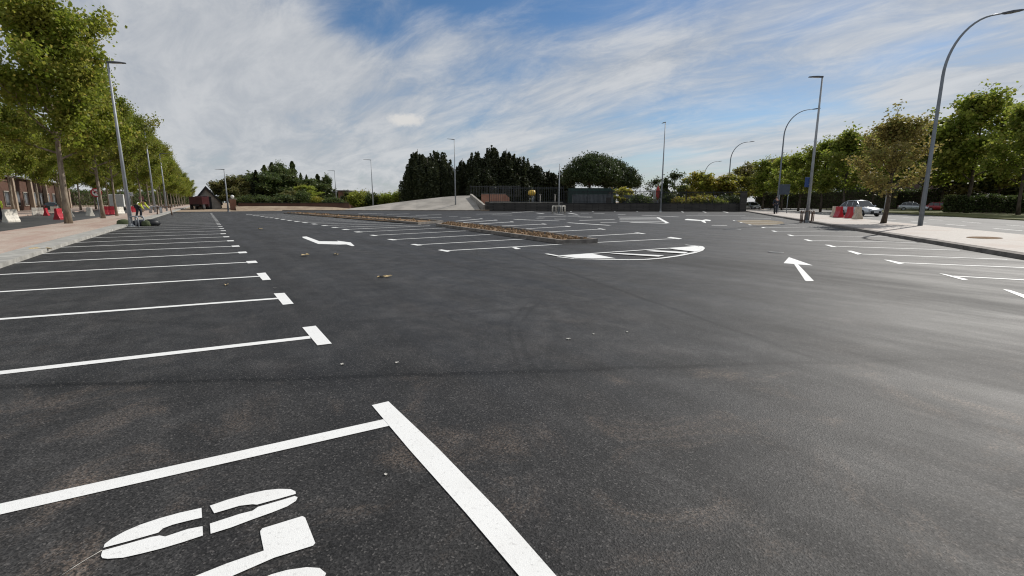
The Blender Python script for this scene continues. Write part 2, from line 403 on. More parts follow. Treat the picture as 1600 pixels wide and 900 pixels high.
# tan earth bank and the paved mound at the far edge
bank = MB()
bp = [(368, 331, 322.5), (420, 331, 322), (470, 331, 322.5), (520, 331, 323.5), (548, 331, 326)]
fr, tp, bk = [], [], []
for px, pb, pt in bp:
    a = foot(px, 84); a.z = -.02; fr.append(a)
    b = at_depth(px, pt, 88); tp.append(b); c = at_depth(px, pt, 93); bk.append(c)
for i in range(len(bp) - 1):
    bank.add([fr[i], fr[i + 1], tp[i + 1], tp[i]], [(0, 1, 2, 3)]); bank.add([tp[i], tp[i + 1], bk[i + 1], bk[i]], [(0, 1, 2, 3)])
struct('earth_bank', bank, EARTH)
mound = MB()
mp = [(490, 329.5), (530, 327.5), (570, 323), (610, 317.5), (650, 312.5), (690, 308), (715, 306), (737, 305.5)]
fr = []; tp = []; bk = []; dn = []
for px, pt in mp:
    a = foot(px + (14 if px > 730 else 0), 82.5); a.z = -.02; fr.append(a)
    tp.append(at_depth(px, pt, 91)); bk.append(at_depth(px, pt + .3, 99)); q = foot(px, 104); q.z = -.02; dn.append(q)
for i in range(len(mp) - 1):
    for A, B in ((fr, tp), (tp, bk), (bk, dn)): mound.add([A[i], A[i + 1], B[i + 1], B[i]], [(0, 1, 2, 3)])
mound.add([fr[-1], dn[-1], bk[-1], tp[-1]], [(0, 1, 2, 3)])
struct('paved_mound', mound, CONC)
fk = MB(); a, b = foot(440, 80.5), foot(752, 80.5); dd = (b - a).normalized(); nn = Vector((-dd.y, dd.x, 0)) * .3
for i in range(40):
    p0, p1 = a.lerp(b, i / 40) + dd * .01, a.lerp(b, (i + 1) / 40) - dd * .01
    fk.prism([p0, p1, p1 + nn, p0 + nn], -.02, .13)
struct('far_kerb', fk, KERBD)

# ------------------------------------------------------------ painted markings: thin parts of the lot
_zc = [0]
def mark(name, pts, label=None):
    _zc[0] += 1
    m = MB(); m.sheet(pts, .004 + (_zc[0] % 7) * .0004)
    o = m.build(name, PAINT, lot)
    # make sure the sheet faces up
    if o.data.polygons and o.data.polygons[0].normal.z < 0: o.data.flip_normals()
    if label: o['label'] = label
    return o
def pmark(name, px, label=None): return mark(name, [at(x, y) for x, y in px], label)
def seg(a, b, w):
    a, b = Vector((a[0], a[1], 0)), Vector((b[0], b[1], 0)); d = (b - a).normalized(); n = Vector((-d.y, d.x, 0)) * w / 2
    return [a + n, a - n, b - n, b + n]
def cross_bar(c, d, w, length):
    c = Vector((c[0], c[1], 0)); d = Vector((d[0], d[1], 0)).normalized(); return seg(c - d * length / 2, c + d * length / 2, w)
# left row of bays
TL = [(603, 660.5), (484.7, 527.3), (435.2, 466.5), (405.5, 432), (386.5, 410), (373, 394.9), (363, 385), (355.5, 376.6), (349.5, 370.3), (345, 365.5)]
LL = [(0, 796), (0, 583), (0, 499), (0, 456.2), (0, 429.2), (26.5, 411.2), (65, 396.5), (96, 386.5), (121, 379)]
def mark2(name, polys, label=None):
    _zc[0] += 1
    m = MB()
    for k, pts in enumerate(polys):
        pts = [Vector((q[0], q[1], 0)) for q in pts]
        ar = sum(pts[i].x * pts[(i + 1) % len(pts)].y - pts[(i + 1) % len(pts)].x * pts[i].y for i in range(len(pts)))
        if ar < 0: pts = pts[::-1]
        m.sheet(pts, .004 + k * .0012 + (_zc[0] % 5) * .0002)
    o = m.build(name, PAINT, lot)
    if label: o['label'] = label
    return o
heads = {1: [(472.3, 512), (493.3, 509.5), (518.5, 537.5), (496, 540.2)], 2: [(427.7, 459), (444.5, 458), (459, 475), (442, 476.7)],
         3: [(400.8, 427.5), (414.7, 426.2), (423.5, 437.4), (410.5, 438.3)]}
n_left = 29
for i in range(n_left):
    if i < len(TL): T = at(*TL[i])
    else: T = Vector((.95 + LOT_DX(24.1 + 2.63 * (i - 8)) * .8, 24.1 + 2.63 * (i - 8) - (0 if i > 9 else 0), 0))
    if i < len(LL):
        L = at(*LL[i]); d = (L - T).normalized(); xe = -3.86
        L = T + d * ((xe - T.x) / d.x)
    else: L = Vector((-3.86 + LOT_DX(T.y), T.y + .05, 0))
    w = .12 if i < 2 else .115
    polys = [seg(L, T, w)]
    if i in heads: polys.append([at(*q) for q in heads[i]])
    elif i > 0: polys.append(seg((T.x + .1, T.y - .26), (T.x + .1, T.y + .26), .22))
    if i == 0:
        mark2('bay_corner_line', [seg(L, at(612, 659), .117), [at(581, 634), at(607, 628), at(683, 700), at(782, 802), at(868, 900), at(975, 1010), at(905, 1010), at(810, 900), at(728, 803), at(640, 704), at(597, 653)]])
    else: mark2('bay_line', polys)
# left side of the central island
TI = [(696, 392), (652, 382.5), (614, 374.5), (585, 367.8), (561, 362.5), (541, 358.5), (524, 355.3), (508, 352.5)]
IE = [None, (821, 373.5), (772, 366), (732, 360.5), (696, 356.3), (672, 352.8)]
def tick(T, w=.15, L=.62, d=(0.05, 1)):
    return cross_bar(T, d, w, L)
mark2('bay_line', [seg(at(697, 391.8), at(878, 381.6), .12), seg(at(878, 381.6), at(1062, 372.6), .12), [at(*q) for q in ((684, 391), (690, 390), (704, 392.5), (699, 393.8))], [at(*q) for q in ((800, 387), (806, 386.5), (814, 389.3), (806, 389.6))], [at(*q) for q in ((1042, 371.5), (1048, 370.5), (1066, 373), (1060, 374))]])
for i in range(1, 21):
    if i < len(TI): T = at(*TI[i])
    else: T = Vector((6.93 - (i - 7) * .12, 32.26 + 2.65 * (i - 7), 0))
    if i < len(IE): E_ = at(*IE[i])
    else: E_ = Vector((T.x + 5.5, T.y + .1, 0))
    mark2('bay_line', [seg(T, E_, .12 if i < 5 else .15), cross_bar((T.x - .04, T.y), (-.03, 1), .2 if i < 4 else .3, .62 if i < 8 else .9)])
# right side of the island
TR = [None, (1000, 364.5), (940, 358), (887, 353.8), (850, 350.2), (800, 346.8), (775, 344), (752, 342)]
RE = [None, (919, 369), (850, 362.8), (806, 358.4), (762, 354.2), (738, 350.5), (722, 348), (712, 345.6)]
for i in range(1, len(TR)):
    T = at(*TR[i]); E_ = at(*RE[i])
    mark2('bay_line', [seg(E_, T, .15 if i < 4 else .22), cross_bar(T, (.45, 1), .22, .9)])
# right hand row against the right kerb
RTp = [(1600, 459), (1490.5, 431.7), (1408, 410.7), (1347, 397.2), (1299, 384.8), (1263.7, 375.9), (1236, 368.1), (1210, 361.5), (1193, 355.8), (1172, 351.5), (1158, 347.8), (1147, 344.8)]
REp = [None, (1700, 443), (1630, 419.5), (1574.5, 405.5), (1499.5, 391.2), (1432, 379), (1388, 370), (1330, 361), (1290, 354.4), (1245, 350.5), (1215, 347.2), (1190, 344.4)]
hd = [[(1566, 452), (1578, 453.5), (1604, 462), (1600, 466)], [(1467, 427.5), (1476, 428.5), (1513, 437), (1505, 438)], [(1380.5, 406), (1389, 406.5), (1413, 411.5), (1405, 413)], [(1323.5, 392.2), (1330, 392), (1347, 396.6), (1340, 398)]]
for i in range(len(RTp)):
    T = at(*RTp[i]); polys = []
    if REp[i]: polys.append(seg(T, at(*REp[i]), .11))
    if i < 4: polys.append([at(*q) for q in hd[i]])
    else: polys.append(seg(T - KD * .55 * -1, T - KD * .35, .15))
    mark2('bay_line', polys)
# far bays and hatching, read off as pairs of end points
FAR = [((887.5, 348), (953, 352.2)), ((938, 347.6), (964, 347.4)), ((820, 343.6), (873, 345.3)), ((838, 341), (851, 340.6)), ((840, 338.8), (905, 337.2)), ((866, 342.2), (884, 342.6)),
       ((1003, 336.2), (1060, 339)), ((1072, 336.6), (1165, 337.2)), ((1090, 334.6), (1108, 334.4)), ((744, 334.6), (800, 333.4)), ((768, 335.6), (800, 336.2)), ((800, 332.4), (838, 330)),
       ((838, 332.8), (850, 334)), ((865, 334.2), (880, 335.2)), ((888, 333), (902, 335)), ((908, 334), (920, 334)), ((928, 334), (944, 333.6)), ((965, 335.4), (977, 335)), ((880, 337.6), (925, 338.2)),
       ((903, 339), (925, 339.8)), ((905, 344.5), (960, 343)), ((803, 342.6), (830, 344)), ((702, 338.8), (715, 338.6)), ((720, 340.6), (736, 340.2)), ((560, 333.6), (600, 334.4)), ((604, 335), (640, 334)), ((650, 336.4), (690, 335.4)), ((620, 338.4), (668, 337.2)),
       ((650, 341), (690, 340)), ((1112, 352), (1136, 352.6)), ((1212, 340.8), (1224, 341)), ((1158, 340.6), (1205, 341.2))]
for a, b in FAR: mark2('bay_line', [seg(at(*a), at(*b), .30)])
for x, y in ((895, 329.2), (928, 329.1), (961, 329), (995, 329.2), (1030, 329.6), (1064, 330), (1098, 330.3), (1131, 330.6)):
    k = (x - 975) / 60
    mark2('bay_line', [seg(at(x - k * 1.3, y - .6), at(x + k * 2.6, y + 1.7), .22)])
# striped triangle
mark2('hatched_triangle', [seg(at(985, 347.4), at(1043, 349), .5), seg(at(1028, 339.8), at(1043, 348.6), .26), seg(at(966, 339.2), at(1028, 339.6), .8)] +
      [seg(at(968, 341.4 + k * 2.2), at(1031 + k * 3, 341.6 + k * 2.2), .5) for k in range(3)])
# half-moon island painted at the end of the bays
oc = [(872, 401.2), (899, 404.3), (924, 405.1), (958, 405.8), (983, 406.1), (1009, 405.8), (1034, 403.8), (1059, 400.4), (1085, 395.3), (1095, 392), (1098.2, 388.2), (1095, 385.5), (1088, 384.9), (1071, 383.3)]
half = []
for i in range(1, 13): half.append(seg(at(*oc[i]), at(*oc[i - 1]), .13))
half.append(seg(at(872, 400.6), at(1088, 385.6), .12))
half.append(seg(at(853.5, 397.4), at(873, 401), .13)); half.append(seg(at(1071, 383.4), at(1090, 385.4), .1))
half.append([at(*q) for q in ((872, 400.4), (926, 397.7), (962, 404.8), (924, 405.1), (899, 404.2))])
half.append([at(*q) for q in ((1046, 389.6), (1088, 385), (1098, 388.4), (1092, 393), (1085, 394.2))])
half.append([at(*q) for q in ((953, 397.3), (968, 396.8), (1038, 400.3), (1029, 402.2))])
half.append([at(*q) for q in ((1009, 393.3), (1022, 392.2), (1075, 395.2), (1070, 397.4))])
mark2('half_moon_hatching', half)
pmark('straight_arrow', [(1232.6, 402), (1270, 414.9), (1247, 413.4), (1271.7, 439.3), (1258.5, 439.3), (1240.6, 412.6), (1224.2, 411.4)])
pmark('turn_arrow', [(472.5, 370), (479, 369.6), (499, 377), (528, 377.4), (527, 376.2), (548, 379), (554, 384.4), (550, 384.6), (541, 382), (530, 382.2), (497, 381.2), (473, 371.6)])
pmark('forked_arrow', [(1070, 343.2), (1074, 342), (1097, 344), (1103, 342.8), (1111, 344), (1109.5, 345.4), (1101, 344.8), (1103.6, 348.6), (1099.5, 347.8), (1095, 345.2), (1070, 343.8)])
# stencilled lettering
def zz(l): return [(x / 2.963, 600 + y / 2.963) for x, y in l]
L1 = [(480, 762), (485, 745), (520, 718), (580, 685), (650, 655), (740, 625), (830, 600), (933, 577), (936, 622), (870, 637), (800, 655), (755, 672), (733, 692), (600, 730)]
L2 = [(468, 800), (475, 775), (560, 752), (700, 712), (740, 705), (765, 710), (810, 695), (870, 675), (938, 662), (940, 705), (850, 735), (750, 765), (650, 790), (570, 808), (500, 813), (475, 810)]
L3 = [(972, 567), (1050, 540), (1150, 512), (1230, 495), (1290, 489), (1345, 490), (1368, 500), (1370, 512), (1300, 532), (1190, 562), (1170, 560), (1110, 567), (1050, 585), (992, 602)]
L4 = [(972, 650), (1040, 628), (1110, 605), (1170, 590), (1195, 572), (1300, 542), (1365, 522), (1378, 528), (1370, 545), (1330, 570), (1260, 598), (1170, 630), (1070, 668), (976, 697)]
L5 = [(1205, 685), (1215, 672), (1400, 615), (1413, 622), (1460, 740), (1450, 752), (1270, 808), (1085, 889), (700, 1055), (560, 1030), (915, 889), (1050, 835), (1222, 775), (1207, 700)]
L6 = [(1100, 960), (1200, 910), (1255, 886), (1330, 865), (1420, 852), (1480, 856), (1510, 880), (1500, 905), (1430, 940), (1300, 990), (1150, 1040)]
from itertools import chain
for nm, polys in (('letter_o', [L1, L2, L3, L4]), ('letter_l', [L5]), ('letter_curve', [L6])):
    m = MB()
    for pz in polys:
        pts = [at(x, y) for x, y in zz(pz)]
        ar = sum(pts[i].x * pts[(i + 1) % len(pts)].y - pts[(i + 1) % len(pts)].x * pts[i].y for i in range(len(pts)))
        m.sheet(pts if ar > 0 else pts[::-1], .0045)
    m.build(nm, PAINT, lot)

# sandy spill on the far right bays
sp_ = MB(); c0 = [(1150, 345.2), (1168, 343.6), (1200, 344), (1222, 346.2), (1226, 349), (1205, 351.8), (1182, 352), (1166, 349.5)]
sp_.sheet([at(*q) for q in c0][::-1], .0032)
o = sp_.build('sand', SAND); tag(o, 'thin patch of yellow sand spilled over the far right bays', 'sand', kind='stuff')
if o.data.polygons[0].normal.z < 0: o.data.flip_normals()

# ------------------------------------------------------------ planting islands
def island(pts, label, rows, stones, grp='planting islands with bare soil'):
    root = empty('planting_island', (0, 0, 0))
    tag(root, label, 'planting island', grp)
    n = len(pts); pts = [Vector((p[0], p[1], 0)) for p in pts]
    cen = sum(pts, Vector()) / n
    ar = sum(pts[i].x * pts[(i + 1) % n].y - pts[(i + 1) % n].x * pts[i].y for i in range(n))
    if ar < 0: pts = pts[::-1]
    inner = []
    for i in range(n):
        a, b, c = pts[i - 1], pts[i], pts[(i + 1) % n]
        d1 = (b - a).normalized(); d2 = (c - b).normalized()
        n1 = Vector((-d1.y, d1.x, 0)); n2 = Vector((-d2.y, d2.x, 0)); m = (n1 + n2)
        m = m / max(.4, m.dot(n1)); inner.append(b + m * .14)
    k = MB(); h = .15
    for i in range(n):
        j = (i + 1) % n; L = (pts[j] - pts[i]).length; s = max(1, int(L / 1.0))
        for q in range(s):
            g_ = .006
            t0, t1 = q / s + g_ / L, (q + 1) / s - g_ / L
            P0, P1 = pts[i].lerp(pts[j], t0), pts[i].lerp(pts[j], t1); Q0, Q1 = inner[i].lerp(inner[j], t0), inner[i].lerp(inner[j], t1)
            k.prism([P0, P1, Q1, Q0], 0, h + random.uniform(-.006, .006))
    k.build('kerb', KERBD, root)
    # soil: bumpy grid filling the quad between the two long sides (quads only)
    A, B, C_, D = [inner[q] for q in rows]
    s = MB(); NU, NV = 60, 8
    vs = []
    for u in range(NU + 1):
        for v in range(NV + 1):
            p = A.lerp(B, u / NU).lerp(D.lerp(C_, u / NU), v / NV)
            e = min(v, NV - v) / NV * 2
            vs.append((p.x, p.y, .07 + .10 * e * random.uniform(.3, 1.0)))
    fs_ = [(u * (NV + 1) + v, (u + 1) * (NV + 1) + v, (u + 1) * (NV + 1) + v + 1, u * (NV + 1) + v + 1) for u in range(NU) for v in range(NV)]
    s.add(vs, fs_); so = s.build('soil_bed', SOIL, root)
    c = MB()
    for q in range(stones):
        u, v = random.random(), random.uniform(.08, .92); p = A.lerp(B, u).lerp(D.lerp(C_, u), v); r = random.uniform(.03, .09)
        c.box((p.x, p.y, .15 + r * .2), (r * 2, r * 1.5, r * 1.2), random.uniform(0, 3), .6)
    c.build('stones', SOIL, root)['kind'] = 'stuff'
    return root
i1 = [at(878, 381.6), at(934, 379.2), at(800, 358.5), at(703, 349.3), at(681, 353)]
I1 = [Vector((p.x, p.y, 0)) for p in i1]
island([I1[0], I1[1], I1[2], I1[3], I1[4]], 'nearest kerbed island of brown soil, its square end by the painted half moon', (0, 4, 3, 1), 260)
i2 = [at(653, 351), at(693, 347.5), at(640, 342), at(560, 337.5), at(480, 333.6), at(443, 333.9), at(530, 340.2), at(600, 345.8)]
island([Vector((p.x, p.y, 0)) for p in i2][::1], 'second soil island, farther back, running towards the brick gate pillar', (0, 5, 4, 1), 160)

# ------------------------------------------------------------ street lamps
def flat_lamp(H, w0=.095, w1=.04, arm=.75, mat=STEEL):
    root = empty('street_lamp')
    b = MB(); b.box((0, 0, .015), (.42, .42, .03), 0, 1, .008)
    for sx in (-1, 1):
        for sy_ in (-1, 1): b.lathe([(.018, .03), (.018, .065), (.008, .07)], (sx * .15, sy_ * .15, 0), 6)
    b.build('base_plate', mat, root)
    p = MB(); p.tube([(0, 0, .03), (0, 0, H * .5), (0, 0, H)], [w0, (w0 + w1) / 2, w1], 12); p.lathe([(w0 + .015, .03), (w0 + .012, .14), (w0, .17)], (0, 0, 0), 12)
    p.build('pole', mat, root)
    d = MB(); d.box((w0 * .93, 0, .75), (.02, .09, .36), 0, 1, .004); d.build('access_door', mat, root)
    h = MB(); rings = []
    for x, wy, z0, z1 in ((-.06, .05, -.05, .045), (.10, .08, -.045, .055), (.3, .15, -.02, .065), (.6, .155, .012, .07), (arm, .11, .03, .062)):
        rings.append([(x, -wy, H + z0), (x, wy, H + z0), (x, wy * .8, H + z1), (x, -wy * .8, H + z1)])
    h.loft(rings); hd_ = h.build('lamp_head', HEADM, root)
    l = MB(); l.add([(.18, -.1, H - .045), (.66, -.1, H + .005), (.66, .1, H + .005), (.18, .1, H - .045)], [(0, 1, 2, 3)]); l.build('lens', LENS, hd_)
    return root
def curved_lamp(H, reach, straight=.72, w0=.11):
    root = empty('street_lamp')
    b = MB(); b.box((0, 0, .015), (.45, .45, .03), 0, 1, .008); b.build('base_plate', STEELD, root)
    pts = [(0, 0, .03), (0, 0, H * straight * .5), (0, 0, H * straight)]; rad = [w0, w0 * .8, w0 * .62]
    hz = H - H * straight
    for k in range(1, 13):
        a = k / 12 * math.pi / 2 * .94
        pts.append((reach * .86 * (1 - math.cos(a)), 0, H * straight + hz * math.sin(a))); rad.append(w0 * (.62 - .28 * k / 12))
    last = pts[-1]
    pts.append((reach, 0, last[2] + .05)); rad.append(w0 * .33)
    p = MB(); p.tube(pts, rad, 12); p.build('mast', STEELD, root)
    h = MB(); rings = []; z = last[2] + .05
    for x, wy, z0, z1 in ((-.1, .04, -.03, .03), (.08, .10, -.05, .05), (.35, .15, -.03, .08), (.7, .12, .02, .09), (.85, .06, .05, .08)):
        rings.append([(reach + x, -wy, z + z0), (reach + x, wy, z + z0), (reach + x, wy * .7, z + z1), (reach + x, -wy * .7, z + z1)])
    h.loft(rings); hd_ = h.build('lamp_head', HEADM, root)
    l = MB(); l.add([(reach + .12, -.09, z - .055), (reach + .6, -.09, z + .0), (reach + .6, .09, z + .0), (reach + .12, .09, z - .055)], [(0, 1, 2, 3)]); l.build('lens', LENS, hd_)
    return root
LAMPS = [  # base px, head top row, arm heading (world angle), label
    ((205, 354), 97, -5, 'tall steel lamp with flat head, nearest one on the left kerb'),
    ((243, 333.2), 203, -5, 'second steel lamp along the left kerb, partly against the street trees'),
    ((261, 331), 240, -5, 'third steel lamp along the left kerb, halfway down the tree row'),
    ((357, 331), 265, 150, 'thin lamp between the far brown tree and the round-topped brick pillar'),
    ((1260, 348), 120, 130, 'straight steel lamp at the right kerb with a blue plate and hoops at its foot'),
    ((1032, 331), 191, 60, 'tall slim lamp in the far bays in front of the white kiosk'),
    ((712, 328.6), 218, 170, 'slim lamp on the paved mound in front of the dark cypresses'),
]
for (bx, by), ty, ang, lab in LAMPS:
    b = at(bx, by); H = ztop(b.x, b.y, ty)
    s = .115 if bx == 205 else (.12 if bx == 1260 else .10 if b.length < 60 else .13)
    o = flat_lamp(H, s, s * .45, .85 if b.length < 60 else 1.3); o.location = (b.x, b.y, .0 if bx not in (205,) else .0); o.rotation_euler.z = R(ang)
    tag(o, lab, 'street lamp', 'flat-headed street lamps')
for px, py, dep, ang, lab, z in ((583, 250, 100, 170, 'slim lamp standing behind the low left end of the paved mound', 0), (526, 267, 112, 170, 'small slim lamp beside the brick hut, far behind the soil islands', 0)):
    b = foot(px, dep); H = ztop(b.x, b.y, py); o = flat_lamp(H, .13, .06, 1.5); o.location = b; o.rotation_euler.z = R(ang); tag(o, lab, 'street lamp', 'flat-headed street lamps')
b = at(873, 333.5); H = ztop(b.x, b.y, 256)
o = empty('steel_pole', b); p = MB(); p.tube([(0, 0, 0), (0, 0, H)], [.1, .05], 10); p.build('pole', STEEL, o); p = MB(); p.box((0, 0, .015), (.4, .4, .03), 0, 1, .008); p.build('base_plate', STEEL, o)
tag(o, 'bare thin steel pole with no lamp head rising from the white-topped hoops', 'pole')
CURV = [((1437, 356), 30, 11.3, 2.2, 'tall curved-arm lamp on the right sidewalk, largest lamp in view'), ((1213, 333.2), 173, 13.1, 3.0, 'curved-arm lamp behind the straight one with the hoops')]
for (bx, by), ty, H, rc, lab in CURV:
    b = at(bx, by); o = curved_lamp(H, rc, .74 if bx > 1400 else .76, .125); o.location = b; o.rotation_euler.z = math.atan2(KN.y, KN.x)
    tag(o, lab, 'street lamp', 'curved-arm street lamps')
for px, ty, dep, lab in ((1136, 223, 96, 'smaller curved-arm lamp rising above the trees by the end of the railing'), (1098, 253, 130, 'farthest and smallest curved-arm lamp, above the yellow shrubs')):
    b = foot(px, dep); H = ztop(b.x, b.y, ty); o = curved_lamp(H, 3.2, .74, .15); o.location = b; o.rotation_euler.z = math.atan2(KN.y, KN.x); tag(o, lab, 'street lamp', 'curved-arm street lamps')
# blue plate on the straight right lamp
b = at(1260, 348)
o = empty('parking_sign', (b.x, b.y, 0)); m = MB(); m.box((-.14, .12, 2.9), (.03, .5, .7), R(62), 1, .005); m.build('plate', BLUEP, o)
for zb_ in (2.75, 3.05): m = MB(); m.box((-.06, .08, zb_), (.14, .05, .04), R(25)); m.build('bracket', STEEL, o)
tag(o, 'narrow blue plate fixed to the straight right lamp', 'sign')

# hoops round lamp feet
def hoops(base, mat, spots, h, w, label, rz=0, bevel=.024, topmat=None):
    root = empty('bike_rack', base, rz); tag(root, label, 'bike rack')
    for x, y, a in spots:
        m = MB(); ca, sa = math.cos(a), math.sin(a); pts = []
        for k in range(0, 11):
            t_ = k / 10 * math.pi; r_ = .09
            pass
        raw = [(-w / 2, 0)] + [(-w / 2, h - .1), (-w / 2 + .03, h - .03), (-w / 2 + .1, h), (w / 2 - .1, h), (w / 2 - .03, h - .03), (w / 2, h - .1), (w / 2, 0)]
        pts = [(x + q * ca, y + q * sa, z) for q, z in raw]
        m.tube(pts, bevel, 8); o_ = m.build('hoop', mat, root)
        for q in (-w / 2, w / 2): m2 = MB(); m2.lathe([(.06, 0), (.06, .01), (.03, .014)], (x + q * ca, y + q * sa, 0), 10); m2.build('foot_plate', mat, o_)
    return root
hoops(at(1260, 348), RUST, [(.38, 0, R(90)), (-.38, 0, R(90)), (0, .38, 0), (0, -.38, 0)], .85, .42, 'brown metal hoops round the foot of the straight right lamp', R(35), .03)
hoops(at(873, 333.5), WHITEP, [(.7, 0, R(90)), (-.7, 0, R(90)), (0, .7, 0), (0, -.7, 0)], .95, 1.1, 'white hoops round the foot of the bare pole in the far bays', R(30), .06)
hoops(at(244, 334.5), STEEL, [(.6, 0, R(90)), (-.6, 0, R(90)), (0, .6, 0), (0, -.6, 0)], .95, .9, 'grey steel hoops round the foot of the second left lamp', 0, .05)
hoops(at(1210, 336), BLACKM, [(0, 0, 0)], .9, .9, 'low dark hoop on the right sidewalk below the dark sign board', R(30), .05)
# brown trestle
o = empty('trestle', at(257.5, 336.5)); tag(o, 'small brown trestle standing beside the grey hoops on the left', 'trestle')
m = MB(); m.box((0, 0, .95), (1.5, .7, .12), 0, 1, .02); m.build('top', RUST, o)
for sx in (-1, 1):
    for s_ in (-1, 1):
        m = MB(); m.tube([(sx * .6, s_ * .22, .9), (sx * .68, s_ * .34, 0)], .05, 6); m.build('leg', RUST, o)
# bags and kit at the foot of the first left lamp
def sack(loc, dims, mat, name, label, cat, seed):
    rr = random.Random(seed); m = MB(); rings = []
    N = 12
    for i, t_ in enumerate((0, .15, .4, .7, .9, 1.0)):
        k = (.82, 1.0, 1.03, .92, .66, .25)[i]
        rings.append([(dims[0] / 2 * k * (math.cos(2 * math.pi * j / N)) * rr.uniform(.88, 1.1), dims[1] / 2 * k * math.sin(2 * math.pi * j / N) * rr.uniform(.88, 1.1), dims[2] * t_) for j in range(N)])
    m.loft(rings, smooth=True); o_ = m.build(name, mat, None, loc); tag(o_, label, cat); return o_
sack(at(194, 353), (.75, .5, .42), OLIVE, 'tool_bag', 'slumped olive bag left of the first left lamp', 'bag', 1)
sack(at(222, 353), (1.1, .6, .4), NAVY, 'tool_bag', 'black bag lying right of the first left lamp', 'bag', 2)
sack(at(236, 353), (1.0, .6, .42), BLACKM, 'tool_bag', 'second black bag, farthest right of the first left lamp', 'bag', 3)
sack(at(229, 353.4), (.5, .4, .36), OLIVE, 'tool_bag', 'small green bag between the two black ones', 'bag', 4)
hoops(at(210.5, 354.2), STEEL, [(0, 0, 0), (.0, .5, 0)], .62, .5, 'short grey hoops touching the foot of the first left lamp', R(-30), .04)

# ------------------------------------------------------------ plastic barriers
def barrier(mat, L=1.0, H=.95):
    prof = [(-.24, 0), (.24, 0), (.24, .12), (.20, .20), (.10, .52), (.085, .95), (-.085, .95), (-.10, .52), (-.20, .20), (-.24, .12)]
    m = MB(); k = H / .95
    m.loft([[(x, y * 1.0 * s, z * k) for y, z in prof] for x, s in ((-L / 2, .9), (-L / 2 + .04, 1), (-.12, 1), (-.07, .9), (.07, .9), (.12, 1), (L / 2 - .04, 1), (L / 2, .9))])
    root = empty('plastic_barrier'); m.build('shell', mat, root)
    c = MB(); c.lathe([(.05, H), (.05, H + .03), (.03, H + .035)], (.2, 0, 0), 10); c.build('filler_cap', BLACKM, root)
    return root
pw = barrier(WHITEP); pr = barrier(REDP); pc = barrier(CREAMP)
BAR = [(pc, (1303, 341), 0, 1.35, 1.35, 'cream plastic barrier on the right sidewalk, left end of its row of four'), (pr, (1309.5, 342.2), 0, 1.35, 1.3, 'left of the two red barriers in front of the silver car'),
       (pr, (1326.5, 343.2), 0, 1.35, 1.3, 'right of the two red barriers in front of the silver car'), (pc, (1339, 344.6), 0, 1.35, 1.35, 'cream plastic barrier nearest the right lamp, right end of its row of four')]
used = set()
for proto, pxy, rz, sx, sz, lab in BAR:
    o = proto if id(proto) not in used else copy_tree(proto); used.add(id(proto))
    b = at(*pxy); o.location = (b.x, b.y, .13); o.rotation_euler.z = math.atan2(KD.y, KD.x) + rz; o.scale = (1.15, 1.0, 1.02)
    tag(o, lab, 'barrier', 'plastic barriers on the right sidewalk')
    if proto is pr and lab.startswith('left'): o.rotation_euler.z += .1
BARL = [('w', (18, 347), 60, 1.00, 'large white barrier beside the worker at the left edge'), ('r', (8, 345), 100, 0.89, 'red barrier directly behind the worker at the left edge'), ('w', (60, 337), 20, 0.93, 'small white barrier across the left street, left of the two red ones'),
        ('r', (73, 337), 90, 0.89, 'smaller red barrier across the left street'), ('r', (93, 343), 80, 1.00, 'larger red barrier just left of the first tree trunk'), ('w', (86, 331.5), 20, 0.89, 'white barrier half hidden between the two red ones'),
        ('w', (141, 337.5), 120, 0.96, 'lone white barrier between the first and second tree trunks'), ('r', (171, 335.5), 10, 1.04, 'red barrier right behind the second tree trunk'), ('w', (181, 334.5), 40, 0.93, 'first white barrier past the second trunk'),
        ('w', (189, 334), 60, 0.93, 'last white barrier before the first left lamp'), ('w', (112, 339), 100, 0.81, 'white barrier hidden behind the first tree trunk'), ('r', (206, 333), 20, 0.96, 'red barrier seen just behind the first left lamp')]
for c_, pxy, rz, sc, lab in BARL:
    proto = pw if c_ == 'w' else pr
    o = proto if id(proto) not in used else copy_tree(proto); used.add(id(proto))
    b = at(*pxy); o.location = (b.x, b.y, 0.001); o.rotation_euler.z = R(rz); o.scale = (1.0 * sc, 1.0 * sc, 1.0 * sc)
    tag(o, lab, 'barrier', 'plastic barriers on the left street')

